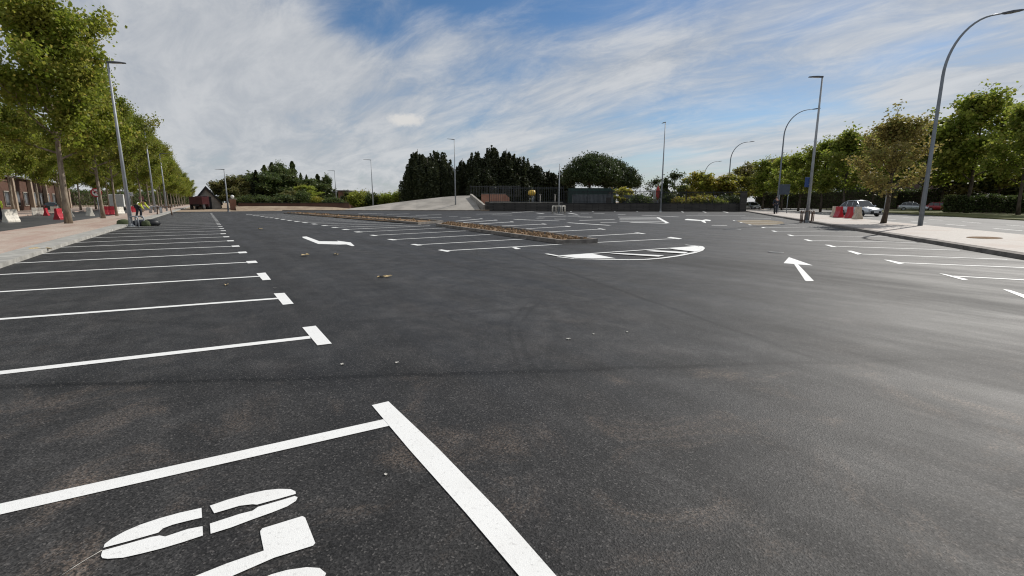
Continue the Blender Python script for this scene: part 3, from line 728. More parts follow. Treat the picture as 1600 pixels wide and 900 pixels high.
# ------------------------------------------------------------ cars
def car(paint, L=4.1, W=1.72, H=1.45):
    root = empty('parked_car')
    xs = [-.5, -.485, -.40, -.27, -.12, .02, .15, .28, .40, .475, .5]
    bot = [.36, .26, .20, .18, .18, .18, .18, .18, .20, .26, .36]
    top = [.78, .90, .93, .92, .91, .90, .89, .84, .76, .66, .58]
    wid = [.72, .86, .96, .99, 1.0, 1.0, 1.0, .98, .94, .84, .68]
    rings = []
    for x, b_, t_, w_ in zip(xs, bot, top, wid):
        X = x * L; w = W / 2 * w_
        rings.append([(X, -w * .92, b_), (X, -w, b_ + .14), (X, -w, (b_ + t_) / 2), (X, -w * .95, t_ - .05), (X, -w * .86, t_), (X, 0, t_ + .03), (X, w * .86, t_), (X, w * .95, t_ - .05), (X, w, (b_ + t_) / 2), (X, w, b_ + .14), (X, w * .92, b_)])
    m = MB(); m.loft(rings, smooth=True)
    # roof on pillars
    rr = []
    for x, z, w_ in ((-.33, 1.34, .60), (-.25, 1.42, .64), (-.05, 1.45, .66), (.07, 1.40, .63)):
        w = W / 2 * w_ * 1.12
        rr.append([(x * L, -w, z * H / 1.45 - .05), (x * L, -w * .9, z * H / 1.45), (x * L, 0, z * H / 1.45 + .02), (x * L, w * .9, z * H / 1.45), (x * L, w, z * H / 1.45 - .05), (x * L, 0, z * H / 1.45 - .06)])
    m.loft(rr, smooth=True)
    for s_ in (-1, 1):
        yb, yt = s_ * W / 2 * .9, s_ * W / 2 * .70
        for (x0, z0), (x1, z1) in (((.225, .86), (.07, 1.38)), ((-.03, .90), (-.05, 1.40)), ((-.42, .92), (-.33, 1.32)), ((-.22, .9), (-.22, 1.40))):
            m.tube([(x0 * L, yb, z0), (x1 * L, yt, z1)], .035, 6)
    body = m.build('body', paint, root)
    gl = MB()
    y0, y1 = W / 2 * .88, W / 2 * .68
    gl.add([(.225 * L, -y0, .865), (.225 * L, y0, .865), (.075 * L, y1, 1.375), (.075 * L, -y1, 1.375)], [(0, 1, 2, 3)])
    gl.build('windscreen', GLASS, root)
    gl = MB(); gl.add([(-.425 * L, -y0, .925), (-.425 * L, y0, .925), (-.335 * L, y1, 1.33), (-.335 * L, -y1, 1.33)], [(3, 2, 1, 0)]); gl.build('rear_window', GLASS, root)
    for s_ in (-1, 1):
        for x0, x1, u0, u1 in ((-.03, .215, -.045, .07), (-.215, -.035, -.22, -.05), (-.40, -.225, -.33, -.225)):
            gl = MB(); q = [(x0 * L, s_ * W / 2 * .9, .90), (x1 * L, s_ * W / 2 * .9, .875), (u1 * L, s_ * W / 2 * .705, 1.375), (u0 * L, s_ * W / 2 * .705, 1.385)]
            gl.add(q, [(0, 1, 2, 3)] if s_ < 0 else [(3, 2, 1, 0)]); gl.build('side_window', GLASS, root)
        mm = MB(); mm.box((.19 * L, s_ * (W / 2 + .07), .98), (.10, .18, .13), 0, .8, .02); mm.build('mirror', paint, root)
        hl = MB(); hl.box((.478 * L, s_ * W * .335, .66), (.16, .34, .13), s_ * -.28, .8, .02); hl.build('headlight', LENS, root)
        tl = MB(); tl.box((-.485 * L, s_ * W * .36, .78), (.08, .22, .2), 0, 1, .01); tl.build('tail_light', REDP, root)
        for x in (-.30, .315):
            a = MB(); c = (x * L, s_ * (W / 2 - .085))
            prof = []
            N = 24
            def ring(r, y): return [(c[0] + r * math.cos(2 * math.pi * k / N), c[1] + y, .31 + r * math.sin(2 * math.pi * k / N)) for k in range(N)]
            a.loft([ring(.2, .1), ring(.29, .1), ring(.31, .06), ring(.31, -.06), ring(.29, -.1), ring(.2, -.1)], smooth=True); w_ = a.build('wheel', TYRE, root)
            a = MB(); a.loft([ring(.19, s_ * .085), ring(.19, s_ * .105)])
            for k in range(5):
                an = 2 * math.pi * k / 5; a.box((c[0] + .1 * math.cos(an), c[1] + s_ * .11, .31 + .1 * math.sin(an)), (.05, .02, .05))
            a.build('rim', RIM, w_)
    bp_ = MB(); bp_.box((.497 * L, 0, .38), (.07, W * .62, .22), 0, 1, .02); bp_.build('bumper_grille', BLACKM, root)
    pl_ = MB(); pl_.box((.512 * L, 0, .42), (.02, .5, .11)); pl_.build('number_plate', WHITES, root)
    return root
hdg = math.atan2(-KD.y, -KD.x)
c1 = car(SILVER, 4.15, 1.75, 1.5); b = at(1342, 337.5); c1.location = (b.x, b.y, 0); c1.rotation_euler.z = hdg + .42; c1.scale = (1.05, 1.05, 1.12)
tag(c1, 'silver hatchback facing the camera behind the red barriers', 'car', 'cars by the right street')
c2 = copy_tree(c1); b = foot(1176, 92); c2.location = b; c2.rotation_euler.z = hdg + .3; c2.scale = (1, 1, 1.02); tag(c2, 'silver car at the end of the railing, beside the stone end pillar', 'car', 'cars by the right street')
c3 = copy_tree(c1); b = foot(1427, 82); c3.location = b; c3.rotation_euler.z = hdg + 1.3; c3.scale = (1, 1, 1); tag(c3, 'silver car half hidden behind the tallest curved lamp', 'car', 'cars by the right street')
c4 = car(REDCAR); b = foot(1470, 80); c4.location = b; c4.rotation_euler.z = hdg + 1.25; tag(c4, 'red car under the trees right of the tallest curved lamp', 'car', 'cars by the right street')

# ------------------------------------------------------------ people
def skin_obj(name, verts, edges, radii, mat, parent, sub=2, root=0):
    me = bpy.data.meshes.new(name); me.from_pydata(verts, edges, []); o = bpy.data.objects.new(name, me); COL.objects.link(o)
    if parent is not None: o.parent = parent
    m = o.modifiers.new('skin', 'SKIN'); m.use_smooth_shade = True
    for i, r in enumerate(radii): me.skin_vertices[0].data[i].radius = (r, r) if not hasattr(r, '__len__') else r
    me.skin_vertices[0].data[root].use_root = True
    s = o.modifiers.new('sub', 'SUBSURF'); s.levels = sub; s.render_levels = sub
    me.materials.append(mat); return o
def person(loc, rz, bend=0.0, stride=.0, arms=((.1, .0), (.1, .0)), jacket=YELV, trousers=NAVY, label='', stripe=True, scale=1.0):
    root = empty('person', loc, rz); root.scale = (scale,) * 3
    # joints; x forward, y left
    hip = Vector((0, 0, .92))
    def up(h, x=0, y=0):   # point on the torso, height h above the hip, bent forward by bend
        return hip + Vector((math.sin(bend) * h + x * math.cos(bend), y, math.cos(bend) * h - x * math.sin(bend)))
    V, E_, Rr = [], [], []
    def v(p, r): V.append(tuple(p)); Rr.append(r); return len(V) - 1
    def e(a, b_): E_.append((a, b_))
    pel = v(hip, (.15, .12)); wai = v(up(.18), (.13, .11)); che = v(up(.38), (.15, .12)); nk = v(up(.54), .06); hd_ = v(up(.62, .01), .085); tp_ = v(up(.74, .015), .08)
    e(pel, wai); e(wai, che); e(che, nk); e(nk, hd_); e(hd_, tp_)
    legs = []
    for s_ in (-1, 1):
        st = stride * s_
        h_ = v(hip + Vector((0, s_ * .09, -.04)), .10); k_ = v((math.sin(st) * .44 + .03 + bend * .05, s_ * .1, .49), .065); a_ = v((math.sin(st) * .62 - .02, s_ * .1, .09), .042); t_ = v((math.sin(st) * .62 + .16, s_ * .115, .035), .035)
        e(pel, h_); e(h_, k_); e(k_, a_); e(a_, t_); legs.append((h_, k_, a_, t_))
    arms_i = []
    for s_, (fw, out) in zip((-1, 1), arms):
        sh = v(up(.47, 0, s_ * .18), .058); S = Vector(V[sh])
        el = S + Vector((math.sin(fw) * .29, s_ * (.05 + out), -math.cos(fw) * .29)); wr = el + Vector((math.sin(fw + .4) * .25, s_ * out * .3, -math.cos(fw + .4) * .25))
        pa = wr + (wr - el).normalized() * .07
        e_ = v(el, .042); w_ = v(wr, .026); p_ = v(pa, (.034, .02)); e(che, sh); e(sh, e_); e(e_, w_); e(w_, p_); arms_i.append((sh, e_, w_))
        dr = (wr - el).normalized(); sd = Vector((1, 0, 0)) if abs(dr.x) < .8 else Vector((0, 0, 1)); sd = (sd - dr * sd.dot(dr)).normalized()
        for j, ln in enumerate((.065, .075, .07, .055)):
            f0 = v(pa + sd * (j - 1.5) * .02, .009); f1 = v(pa + sd * (j - 1.5) * .022 + dr * ln * .55 + Vector((0, -s_ * .008, 0)), .008); f2 = v(pa + sd * (j - 1.5) * .022 + dr * ln + Vector((0, -s_ * .025, 0)), .007)
            e(p_, f0); e(f0, f1); e(f1, f2)
        th = v(pa - dr * .04 + sd * .05, .010); th2 = v(pa + sd * .065 + dr * .0, .008); e(w_, th); e(th, th2)
    body = skin_obj('body', V, E_, Rr, SKIN, root, 2, 0)
    # face: nose and ears stay small pieces of the head
    hc = Vector(V[tp_]) * .55 + Vector(V[hd_]) * .45
    # trousers
    idx = [pel] + [i for L_ in legs for i in L_[:3]]; mp_ = {o_: k for k, o_ in enumerate(idx)}
    skin_obj('trousers', [V[i] for i in idx], [(mp_[a], mp_[c]) for a, c in E_ if a in mp_ and c in mp_], [(.165, .135)] + [.115, .085, .07] * 2, trousers, root)
    idx = [pel, wai, che] + [i for A_ in arms_i for i in A_]; mp_ = {o_: k for k, o_ in enumerate(idx)}
    skin_obj('jacket', [V[i] for i in idx], [(mp_[a], mp_[c]) for a, c in E_ if a in mp_ and c in mp_], [(.17, .14), (.155, .13), (.17, .14)] + [.075, .06, .045] * 2, jacket, root)
    for L_ in legs:
        skin_obj('shoe', [V[L_[2]], V[L_[3]]], [(0, 1)], [.055, .05], BLACKM, root, 1)
    hm = MB(); n = 12
    d_ = (Vector(V[tp_]) - Vector(V[hd_])).normalized(); c_ = Vector(V[tp_])
    hm.lathe([(.102, -.03), (.105, .02), (.085, .07), (.045, .095), (.005, .102)], (0, 0, 0), n)
    ho = hm.build('hair', HAIR, root); ho.location = c_ + Vector((-.012, 0, -.005)); ho.rotation_euler.y = bend
    for s_ in (-1, 1): fm = MB(); fm.lathe([(.004, -.012), (.012, 0), (.004, .012)], (.088, s_ * .032, -.02), 8); eo = fm.build('eye', BLACKS, root); eo.location = c_; eo.rotation_euler.y = bend
    nm = MB(); nm.tube([(.08, 0, -.02), (.108, 0, -.055), (.085, 0, -.065)], [.008, .013, .01], 8); no = nm.build('nose', SKIN, root); no.location = c_; no.rotation_euler.y = bend
    if stripe:
        sm = MB()
        sm.lathe([(.19, -.02), (.192, .02)], (0, 0, 0), 16); so = sm.build('reflective_band', WHITES, root); so.location = up(.2); so.scale = (.86, .98, 1); so.rotation_euler.y = bend
    tag(root, label, 'person'); return root
b = at(217.5, 343); person((b.x, b.y, .12), R(-33), 1.05, .15, ((.25, .02), (.35, .02)), YELV, NAVY, 'person in yellow vest and dark trousers bending down on the left sidewalk', True, 1.15)
b = at(1, 346); person((b.x, b.y, 0), R(-100), .1, .12, ((.3, .05), (.2, .05)), YELV, NAVY, 'person in yellow vest and dark trousers cut off by the left picture edge', True, 1.1)
b = at(1211, 335.5); person((b.x, b.y, .13), R(-150), .0, .35, ((.3, .03), (-.3, .03)), NAVY, NAVY, 'person in dark clothes walking beside the second curved-arm lamp', False, 1.15)

# ------------------------------------------------------------ signs
def round_sign(px, py_base, py_c, dia, label, face=REDS, kind=0, depth=None, ang=None):
    b = at(px, py_base) if depth is None else foot(px, depth); zc = ztop(b.x, b.y, py_c)
    a = math.atan2(-b.y, -b.x) if ang is None else ang
    root = empty('road_sign', b, a); tag(root, label, 'road sign')
    m = MB(); m.tube([(-.04, 0, 0), (-.04, 0, zc + dia * .4)], .035, 8); m.build('post', STEELD, root)
    def disc(r, x, n=28): return [(x, r * math.cos(2 * math.pi * k / n), zc + r * math.sin(2 * math.pi * k / n)) for k in range(n)]
    m = MB(); m.loft([disc(dia / 2, 0), disc(dia / 2, .02)]); m.build('disc', face, root)
    if kind == 1:
        m = MB(); m.loft([disc(dia / 2 * .74, .021), disc(dia / 2 * .74, .026)]); m.build('inner_field', WHITES, root)
        m = MB(); r_ = dia * .17; pts = []
        for k in range(10):
            an = math.pi * (0 + .95 * k / 9); pts.append((.031, r_ * math.cos(an), zc + r_ * math.sin(an) * .9))
        pts = [(.031, r_, zc - dia * .22)] + pts
        m.tube(pts, dia * .035, 6); m.add([(.034, -r_ - dia * .09, zc + .02), (.034, -r_ + dia * .09, zc + .02), (.034, -r_, zc - dia * .14)], [(0, 1, 2)]); m.build('arrow', BLACKS, root)
        m = MB(); s_ = dia * .25; m.tube([(.04, -s_, zc + s_), (.04, s_, zc - s_)], dia * .04, 6); m.build('slash', face, root)
    return root
round_sign(157, 343, 301, .78, 'round red-ringed sign on a post between the first two left trunks', REDS, 1)
round_sign(222, 0, 309.5, .75, 'small round faded pink sign farther down the left tree row', PINKS, 0, 82)
b = foot(204, 75); o = empty('street_sign', b, math.atan2(-b.y, -b.x)); zc = ztop(b.x, b.y, 303.5)
m = MB(); m.tube([(0, 0, 0), (0, 0, zc + .2)], .04, 8); m.build('post', STEELD, o); m = MB(); m.box((.05, 0, zc), (.03, .95, .62), 0, 1, .008); m.build('panel', WHITES, o)
m = MB(); m.tube([(.07, .25, zc - .12), (.07, .0, zc + .12), (.07, -.25, zc - .1)], .04, 6); m.build('symbol', BLUEP, o)
tag(o, 'white rectangular sign with a blue mark behind the first left lamp', 'road sign')
b = foot(1223.5, 58); o = empty('notice_board', b, math.atan2(-b.y, -b.x)); z0, z1 = ztop(b.x, b.y, 304), ztop(b.x, b.y, 288)
m = MB(); m.box((0, 0, (z0 + z1) / 2), (.08, 1.15, z1 - z0), 0, 1, .02); m.build('board', PANEL, o)
for s_ in (-.45, .45): m = MB(); m.tube([(-.02, s_, 0), (-.02, s_, z0 + .05)], .04, 8); m.build('post', STEELD, o)
tag(o, 'dark blue-grey board on two posts right of the second curved-arm lamp', 'sign')
b = at(1378.5, 349.5); o = empty('sign_post', b, 0); zc = ztop(b.x, b.y, 292)
m = MB(); m.tube([(0, 0, 0), (.12, .02, zc)], .03, 8); m.build('post', STEEL, o); m = MB(); m.box((.13, .03, zc - .2), (.05, .32, .55), R(65), 1, .01); m.build('plate', CREAMP, o)
tag(o, 'thin leaning post with a small pale plate beside the brown-leaved tree', 'sign')

# dark red crane truck and things at the far left end
def truck():
    o = empty('parked_truck'); tag(o, 'dark red truck at the far end of the left bays before the gabled shed', 'truck')
    m = MB(); m.box((0, 0, 1.75), (6.2, 2.2, 1.5), 0, 1, .05); m.build('body', MAROON, o)
    m = MB(); m.box((3.9, 0, 1.6), (1.6, 2.3, 2.2), 0, .94, .08); c = m.build('cab', MAROON, o)
    m = MB(); m.box((4.69, 0, 1.95), (.08, 1.9, .8), 0, 1, .02); m.build('windscreen', GLASS, c)
    m = MB(); m.box((.6, 0, .85), (8, 1.0, .3)); m.build('chassis', BLACKM, o)
    for x in (-2.2, -1.1, 3.6):
        for s_ in (-1, 1):
            a = MB(); ring = lambda r, y: [(x + r * math.cos(2 * math.pi * k / 20), s_ * 1.0 + y, .5 + r * math.sin(2 * math.pi * k / 20)) for k in range(20)]
            a.loft([ring(.3, .14), ring(.48, .14), ring(.5, .1), ring(.5, -.1), ring(.48, -.14), ring(.3, -.14)], smooth=True); w_ = a.build('wheel', TYRE, o)
            a = MB(); a.loft([ring(.24, s_ * .1), ring(.24, s_ * .15)]); a.build('rim', RIM, w_)
    return o
tr = truck(); b = foot(311, 96); tr.location = b; tr.rotation_euler.z = R(80)
# grey gabled shed
b = foot(324, 101)
o = empty('gabled_shed', b, R(0)); z1 = ztop(b.x, b.y, 315); z2 = ztop(b.x, b.y, 291)
m = MB(); w, l = 2.4, 8
m.add([(-w, 0, 0), (w, 0, 0), (w, 0, z1), (0, 0, z2), (-w, 0, z1), (-w, l, 0), (w, l, 0), (w, l, z1), (0, l, z2), (-w, l, z1)], [(0, 1, 2, 3, 4), (9, 8, 7, 6, 5), (1, 6, 7, 2), (0, 4, 9, 5)]); m.build('wall', STONEC, o)
m = MB()
for s_ in (-1, 1): m.add([(s_ * (w + .4), -.4, z1 - .25), (0, -.4, z2 + .08), (0, l + .4, z2 + .08), (s_ * (w + .4), l + .4, z1 - .25), (s_ * (w + .4), -.4, z1 - .75), (0, -.4, z2 - .5), (0, l + .4, z2 - .5), (s_ * (w + .4), l + .4, z1 - .75)], [(0, 1, 2, 3), (7, 6, 5, 4), (0, 4, 5, 1), (2, 6, 7, 3), (0, 3, 7, 4)])
m.build('roof', BLACKM, o); m = MB(); m.box((0, -.05, 1.3), (1.6, .08, 2.6)); m.build('door', BLACKM, o)
tag(o, 'pale gabled shed with a steep black roof edge behind the red truck', 'shed')
# white van on the left street
b = foot(184, 90); o = empty('box_van', b, R(93)); tag(o, 'pale grey box van parked on the left street behind the barriers', 'van')
m = MB(); m.box((-.8, 0, 1.75), (3.6, 2.1, 2.3), 0, 1, .06); m.build('cargo_box', WHITES, o); m = MB(); m.box((1.9, 0, 1.25), (1.7, 1.95, 1.5), 0, .85, .08); m.build('cab', WHITEP, o)
m = MB(); m.box((2.68, 0, 1.5), (.2, 1.6, .55), 0, .9, .02); m.build('windscreen', GLASS, o)
for x in (-1.7, 1.9):
    for s_ in (-1, 1):
        a = MB(); ring = lambda r, y: [(x + r * math.cos(2 * math.pi * k / 20), s_ * .9 + y, .36 + r * math.sin(2 * math.pi * k / 20)) for k in range(20)]
        a.loft([ring(.2, .12), ring(.34, .12), ring(.36, .08), ring(.36, -.08), ring(.34, -.12), ring(.2, -.12)], smooth=True); a.build('wheel', TYRE, o)
# dark car under the brick building
c5 = car(DKCAR); c5.location = foot(80, 84); c5.rotation_euler.z = R(95); tag(c5, 'dark car parked below the brick building on the left', 'car')
for ch in c5.children:
    pass

# brick gate pillar with globe
b = foot(364, 88); o = empty('gate_pillar', b); H = ztop(b.x, b.y, 311.5); tag(o, 'square brick pillar topped by a white globe', 'gate pillar')
m = MB(); m.box((0, 0, H / 2), (1.0, 1.0, H)); m.build('shaft', BRICK, o); m = MB(); m.box((0, 0, H + .05), (1.2, 1.2, .12), 0, 1, .02); m.build('cap', STONEC, o)
m = MB(); m.lathe([(.05, 0), (.12, .05)] + [(.32 * math.sin(a * math.pi / 10), .38 - .32 * math.cos(a * math.pi / 10)) for a in range(2, 10)] + [(.02, .7)], (0, 0, H + .1), 16); m.build('globe_lamp', GLOBE, o)
# long dark railing over the earth bank
def rail_fence(a, b, z0, h, label, wallh=.0, gap=.14, postgap=3.0, coping=True, name='railing_fence', wallmat=STONE, thick=.4, bar=.024, barmat=None):
    a = Vector((a.x, a.y, 0)); b = Vector((b.x, b.y, 0)); L = (b - a).length; ang = math.atan2(b.y - a.y, b.x - a.x)
    root = empty(name, (a.x, a.y, z0), ang); tag(root, label, 'fence')
    if wallh > 0:
        m = MB(); m.box((L / 2, 0, wallh / 2), (L, thick, wallh)); m.build('wall', wallmat, root)
        if coping: m = MB(); m.box((L / 2, 0, wallh + .04), (L, thick + .1, .08), 0, 1, .01); m.build('coping', STONEC if coping is True else coping, root)
    m = MB(); n = int(L / gap)
    for i in range(n + 1):
        x = i * L / n; m.box((x, 0, wallh + .08 + (h) / 2), (bar * 2, bar * 2, h))
    m.box((L / 2, 0, wallh + h - .12), (L, .06, .09)); m.box((L / 2, 0, wallh + .25), (L, .045, .05))
    m.build('bars', barmat or BLACKM, root)
    k = max(1, int(L / postgap))
    for i in range(k + 1):
        m = MB(); m.box((i * L / k, 0, wallh + .08 + (h + .1) / 2), (.1, .1, h + .1), 0, 1, .01); m.build('post', BLACKM, root)
    return root
W0 = at(752, 328.6); W1 = at(1160, 329.4); Wm = at(1152, 329.2)
W0 = foot(765, 80); W1 = at(1158, 329.2)
wz = .95
# railing with dark low wall, three runs along the far edge of the lot
seg1a, seg1b = foot(765, 78.5), foot(880, 77); seg2b = foot(1030, 76); seg3b = foot(1156, 75)
def wall_h(p, py): return ztop(p.x, p.y, py)
w1 = rail_fence(seg1a, seg1b, 0, 2.5, 'black railing on a dark stone wall, left run in front of the cypresses', wall_h(seg1a, 317), .30, 3.2, barmat=RAILM)
w2 = rail_fence(seg1b, seg2b, 0, wall_h(seg2b, 298.5) - wall_h(seg2b, 318), 'black railing on a dark stone wall, middle run before the umbrella pine', wall_h(seg2b, 318), .2, 3.2, BLACKM)
w3 = rail_fence(seg2b, seg3b, 0, wall_h(seg3b, 299.5) - wall_h(seg3b, 318.5), 'black railing on a dark stone wall, right run ending at the stone pillar', wall_h(seg3b, 318.5), .2, 3.2, BLACKM)
b = foot(1161, 74.5); o = empty('end_pillar', b, R(40)); H = ztop(b.x, b.y, 300); tag(o, 'dark square stone pillar at the right end of the railing', 'pillar')
m = MB(); m.box((0, 0, H / 2), (.9, .9, H)); m.build('shaft', STONE, o); m = MB(); m.box((0, 0, H + .06), (1.05, 1.05, .12), 0, 1, .02); m.build('cap', STONE, o)
# higher railing behind the mound and its sloping parapet
p0, p1 = foot(735, 101), foot(812, 99)
rail_fence(p0, p1, ztop(p0.x, p0.y, 306) * .9, 2.3, 'tall grey railing beside the top of the paved mound', .0, .34, 3.4, False, barmat=RAILM)
pr0, pr1 = at_depth(736, 303, 90), at_depth(757, 320, 83)
m = MB(); dd = (Vector((pr1.x - pr0.x, pr1.y - pr0.y, 0))).normalized(); nn = Vector((-dd.y, dd.x, 0)) * .22
m.add([pr0 + nn, pr1 + nn, pr1 - nn, pr0 - nn] + [Vector((q.x, q.y, -.02)) for q in (pr0 + nn, pr1 + nn, pr1 - nn, pr0 - nn)], [(3, 2, 1, 0), (0, 1, 5, 4), (2, 3, 7, 6), (1, 2, 6, 5), (3, 0, 4, 7), (4, 5, 6, 7)])
o = m.build('parapet_wall', STONEC); tag(o, 'pale parapet sloping down the right side of the paved mound', 'wall')
m = MB(); a, b = foot(758, 82), foot(798, 82); zt = ztop(a.x, a.y, 316); zb = 0; dd = (b - a).normalized(); nn = Vector((-dd.y, dd.x, 0)) * .35
m.prism([a, b, b + nn, a + nn], -.02, zt); o = m.build('low_wall', STONE); tag(o, 'low dark retaining wall right of the paved mound', 'wall')
m = MB(); m.prism([a - nn * .2, b - nn * .2, b + nn * 1.2, a + nn * 1.2], zt, zt + .12); q = m.build('coping', STONEC, o)
a, b = foot(752, 88), foot(796, 88); z0, z1 = 0, ztop(a.x, a.y, 303.5); ang = math.atan2(b.y - a.y, b.x - a.x)
o = empty('brick_wall', (a.x, a.y, 0), ang); L = (b - a).length; m = MB()
m.add([(0, 0, 0), (L, 0, 0), (L, 0, z1 * .78), (L * .86, 0, z1), (0, 0, z1), (0, .4, 0), (L, .4, 0), (L, .4, z1 * .78), (L * .86, .4, z1), (0, .4, z1)], [(0, 1, 2, 3, 4), (9, 8, 7, 6, 5), (4, 3, 8, 9), (3, 2, 7, 8), (1, 6, 7, 2), (0, 4, 9, 5)]); m.build('wall', brick_mat('orange_brick', (.40, .17, .11), (.46, .22, .14), (.4, .33, .27)), o)
m = MB(); m.box((L * .43, .2, z1 + .05), (L * .86, .5, .08)); m.build('coping', STONEC, o); tag(o, 'short orange-red brick wall behind the railing right of the mound', 'wall')
m = MB(); a, b = foot(742, 80.6), foot(845, 79.6); dd = (b - a).normalized(); nn = Vector((-dd.y, dd.x, 0)); m.prism([a, b, b + nn * 1.2, a + nn * 2.0], -.02, .16); o = m.build('earth_strip', EARTH); o['kind'] = 'structure'
# red brick boundary behind the bank, dark
p0, p1 = foot(372, 92), foot(545, 98)
zb = ztop(p0.x, p0.y, 322.6)
a = Vector((p0.x, p0.y, 0)); b = Vector((p1.x, p1.y, 0)); L = (b - a).length
o = empty('boundary_wall', (a.x, a.y, zb * .4), math.atan2(b.y - a.y, b.x - a.x)); m = MB(); m.box((L / 2, 0, .5), (L, .35, 1.0)); m.build('wall', DKBRICK, o); m = MB(); m.box((L / 2, 0, 1.06), (L, .5, .12)); m.build('coping', BLACKM, o)
tag(o, 'long low brick wall with a dark top behind the earth bank', 'wall')
p0, p1 = foot(548, 118), foot(760, 112); a, b = Vector((p0.x, p0.y, 0)), Vector((p1.x, p1.y, 0)); L = (b - a).length; H = ztop(a.x, a.y, 309)
o = empty('boundary_wall', a, math.atan2(b.y - a.y, b.x - a.x)); m = MB(); m.box((L / 2, 0, H / 2), (L, .35, H)); m.build('wall', BRICK, o); m = MB(); m.box((L / 2, 0, H + .06), (L, .5, .12)); m.build('coping', STONE, o)
tag(o, 'dark red brick wall seen above the crest of the paved mound', 'wall')

# buildings
def hut(px0, px1, dep, ytop, mat, label, roofdark=True, name='brick_hut', windows=2, depth_m=8):
    a, b = foot(px0, dep), foot(px1, dep); L = (b - a).length; ang = math.atan2(b.y - a.y, b.x - a.x); H = ztop(a.x, a.y, ytop)
    o = empty(name, a, ang); tag(o, label, 'building'); m = MB(); m.box((L / 2, depth_m / 2, H / 2), (L, depth_m, H)); m.build('wall', mat, o)
    m = MB(); m.box((L / 2, depth_m / 2, H + .15), (L + .6, depth_m + .6, .3), 0, 1, .05); m.build('roof', ROOFM, o)
    for i in range(windows):
        x = L * (i + .5) / windows; m = MB(); m.box((x, -.02, H * .55), (min(1.6, L / windows * .6), .1, H * .35)); f_ = m.build('window', STONEC, o)
        m = MB(); m.box((x, -.06, H * .55), (min(1.4, L / windows * .5), .08, H * .3)); m.build('pane', GLASS, f_)
    return o
hut(529, 545, 122, 299, BRICK, 'small red brick hut right of the poplars', windows=1)
hut(492, 528, 126, 301, simple('dark_plaster', (.10, .09, .095), .85), 'low dark building with a flat roof left of the brick hut', name='low_building', windows=3)  # plaster is one even dark tone
# green and grey containers / sheds behind the railing
def container(px0, px1, dep, y0, y1, mat, label, name='storage_container'):
    a, b = foot(px0, dep), foot(px1, dep); L = (b - a).length; ang = math.atan2(b.y - a.y, b.x - a.x); H = ztop(a.x, a.y, y0)
    o = empty(name, a, ang); tag(o, label, 'container'); m = MB(); n = int(L / .25)
    top = []; m.box((L / 2, 1.2, H / 2), (L, 2.3, H))
    for i in range(n): m.box(((i + .5) * L / n, .02, H / 2), (.12, .1, H * .92))
    m.build('shell', mat, o); m = MB(); m.box((L / 2, 1.2, H + .04), (L + .1, 2.45, .1), 0, 1, .02); m.build('roof', mat, o)
    m = MB(); m.box((L * .88, -.05, H * .45), (.8, .06, H * .8)); m.build('door', STONE, o); return o
container(889, 962, 92, 294.5, 318, GREENC, 'long dark green container behind the railing under the umbrella pine')
container(896, 958, 84, 305, 318, GREYC, 'low grey shed just behind the railing in front of the green container')
container(975, 1000, 84, 306, 318, GREYC, 'small grey box behind the railing left of the folded red parasol')
# yellow tank and post
b = foot(831, 86); o = empty('yellow_tank', b); tag(o, 'yellow rounded tank standing behind the railing', 'tank'); zt = ztop(b.x, b.y, 297); zb = ztop(b.x, b.y, 306)
m = MB(); m.lathe([(.3, zb), (.62, zb + .15), (.7, (zb + zt) / 2), (.6, zt - .12), (.25, zt)], (0, 0, 0), 18); m.build('drum', YELLOW, o)
for k in range(3): an = k * 2.1; m = MB(); m.tube([(.4 * math.cos(an), .4 * math.sin(an), zb + .1), (.5 * math.cos(an), .5 * math.sin(an), 0)], .05, 6); m.build('leg', STEELD, o)
for px, lab in ((844, 'short pale post right of the yellow tank'), (867, 'short pale post left of the bare steel pole')):
    b = foot(px, 82); m = MB(); H = ztop(b.x, b.y, 304); m.tube([(0, 0, 0), (0, 0, H)], .09, 8); m.box((0, 0, H), (.35, .25, .12), 0, 1, .02); o = m.build('post', STONEC, None, b); tag(o, lab, 'post')
# folded red parasol
b = foot(1027, 84); o = empty('folded_parasol', b); tag(o, 'folded red parasol behind the railing left of the white kiosk', 'parasol'); zt = ztop(b.x, b.y, 290); zb = ztop(b.x, b.y, 312)
m = MB(); m.lathe([(.18, zb), (.34, zb + .5), (.30, (zb + zt) / 2), (.36, zt - .9), (.12, zt - .2), (.02, zt)], (0, 0, 0), 10); m.build('canopy', CANVAS, o); m = MB(); m.tube([(0, 0, 0), (0, 0, zb + .1)], .05, 8); m.build('pole', STEELD, o)
# kiosk
b = foot(1016, 88); b2 = foot(1034, 88); L = (b2 - b).length; o = empty('kiosk', b, math.atan2(b2.y - b.y, b2.x - b.x)); tag(o, 'small kiosk with a flat white roof behind the slim lamp', 'kiosk')
zt = ztop(b.x, b.y, 297); m = MB(); m.box((L / 2, .9, zt - .08), (L + .3, 2.0, .18), 0, 1, .04); m.build('roof', WHITES, o); m = MB(); m.box((L / 2, .9, zt * .28), (L, 1.7, zt * .56)); m.build('base', STONEC, o)
for x in (0.05, L - .05): m = MB(); m.tube([(x, 0.1, 0), (x, .1, zt - .15)], .06, 6); m.build('post', WHITES, o)
m = MB(); m.box((L * .7, .9, zt * .75), (L * .5, 1.6, zt * .36)); m.build('window', GLASS, o)

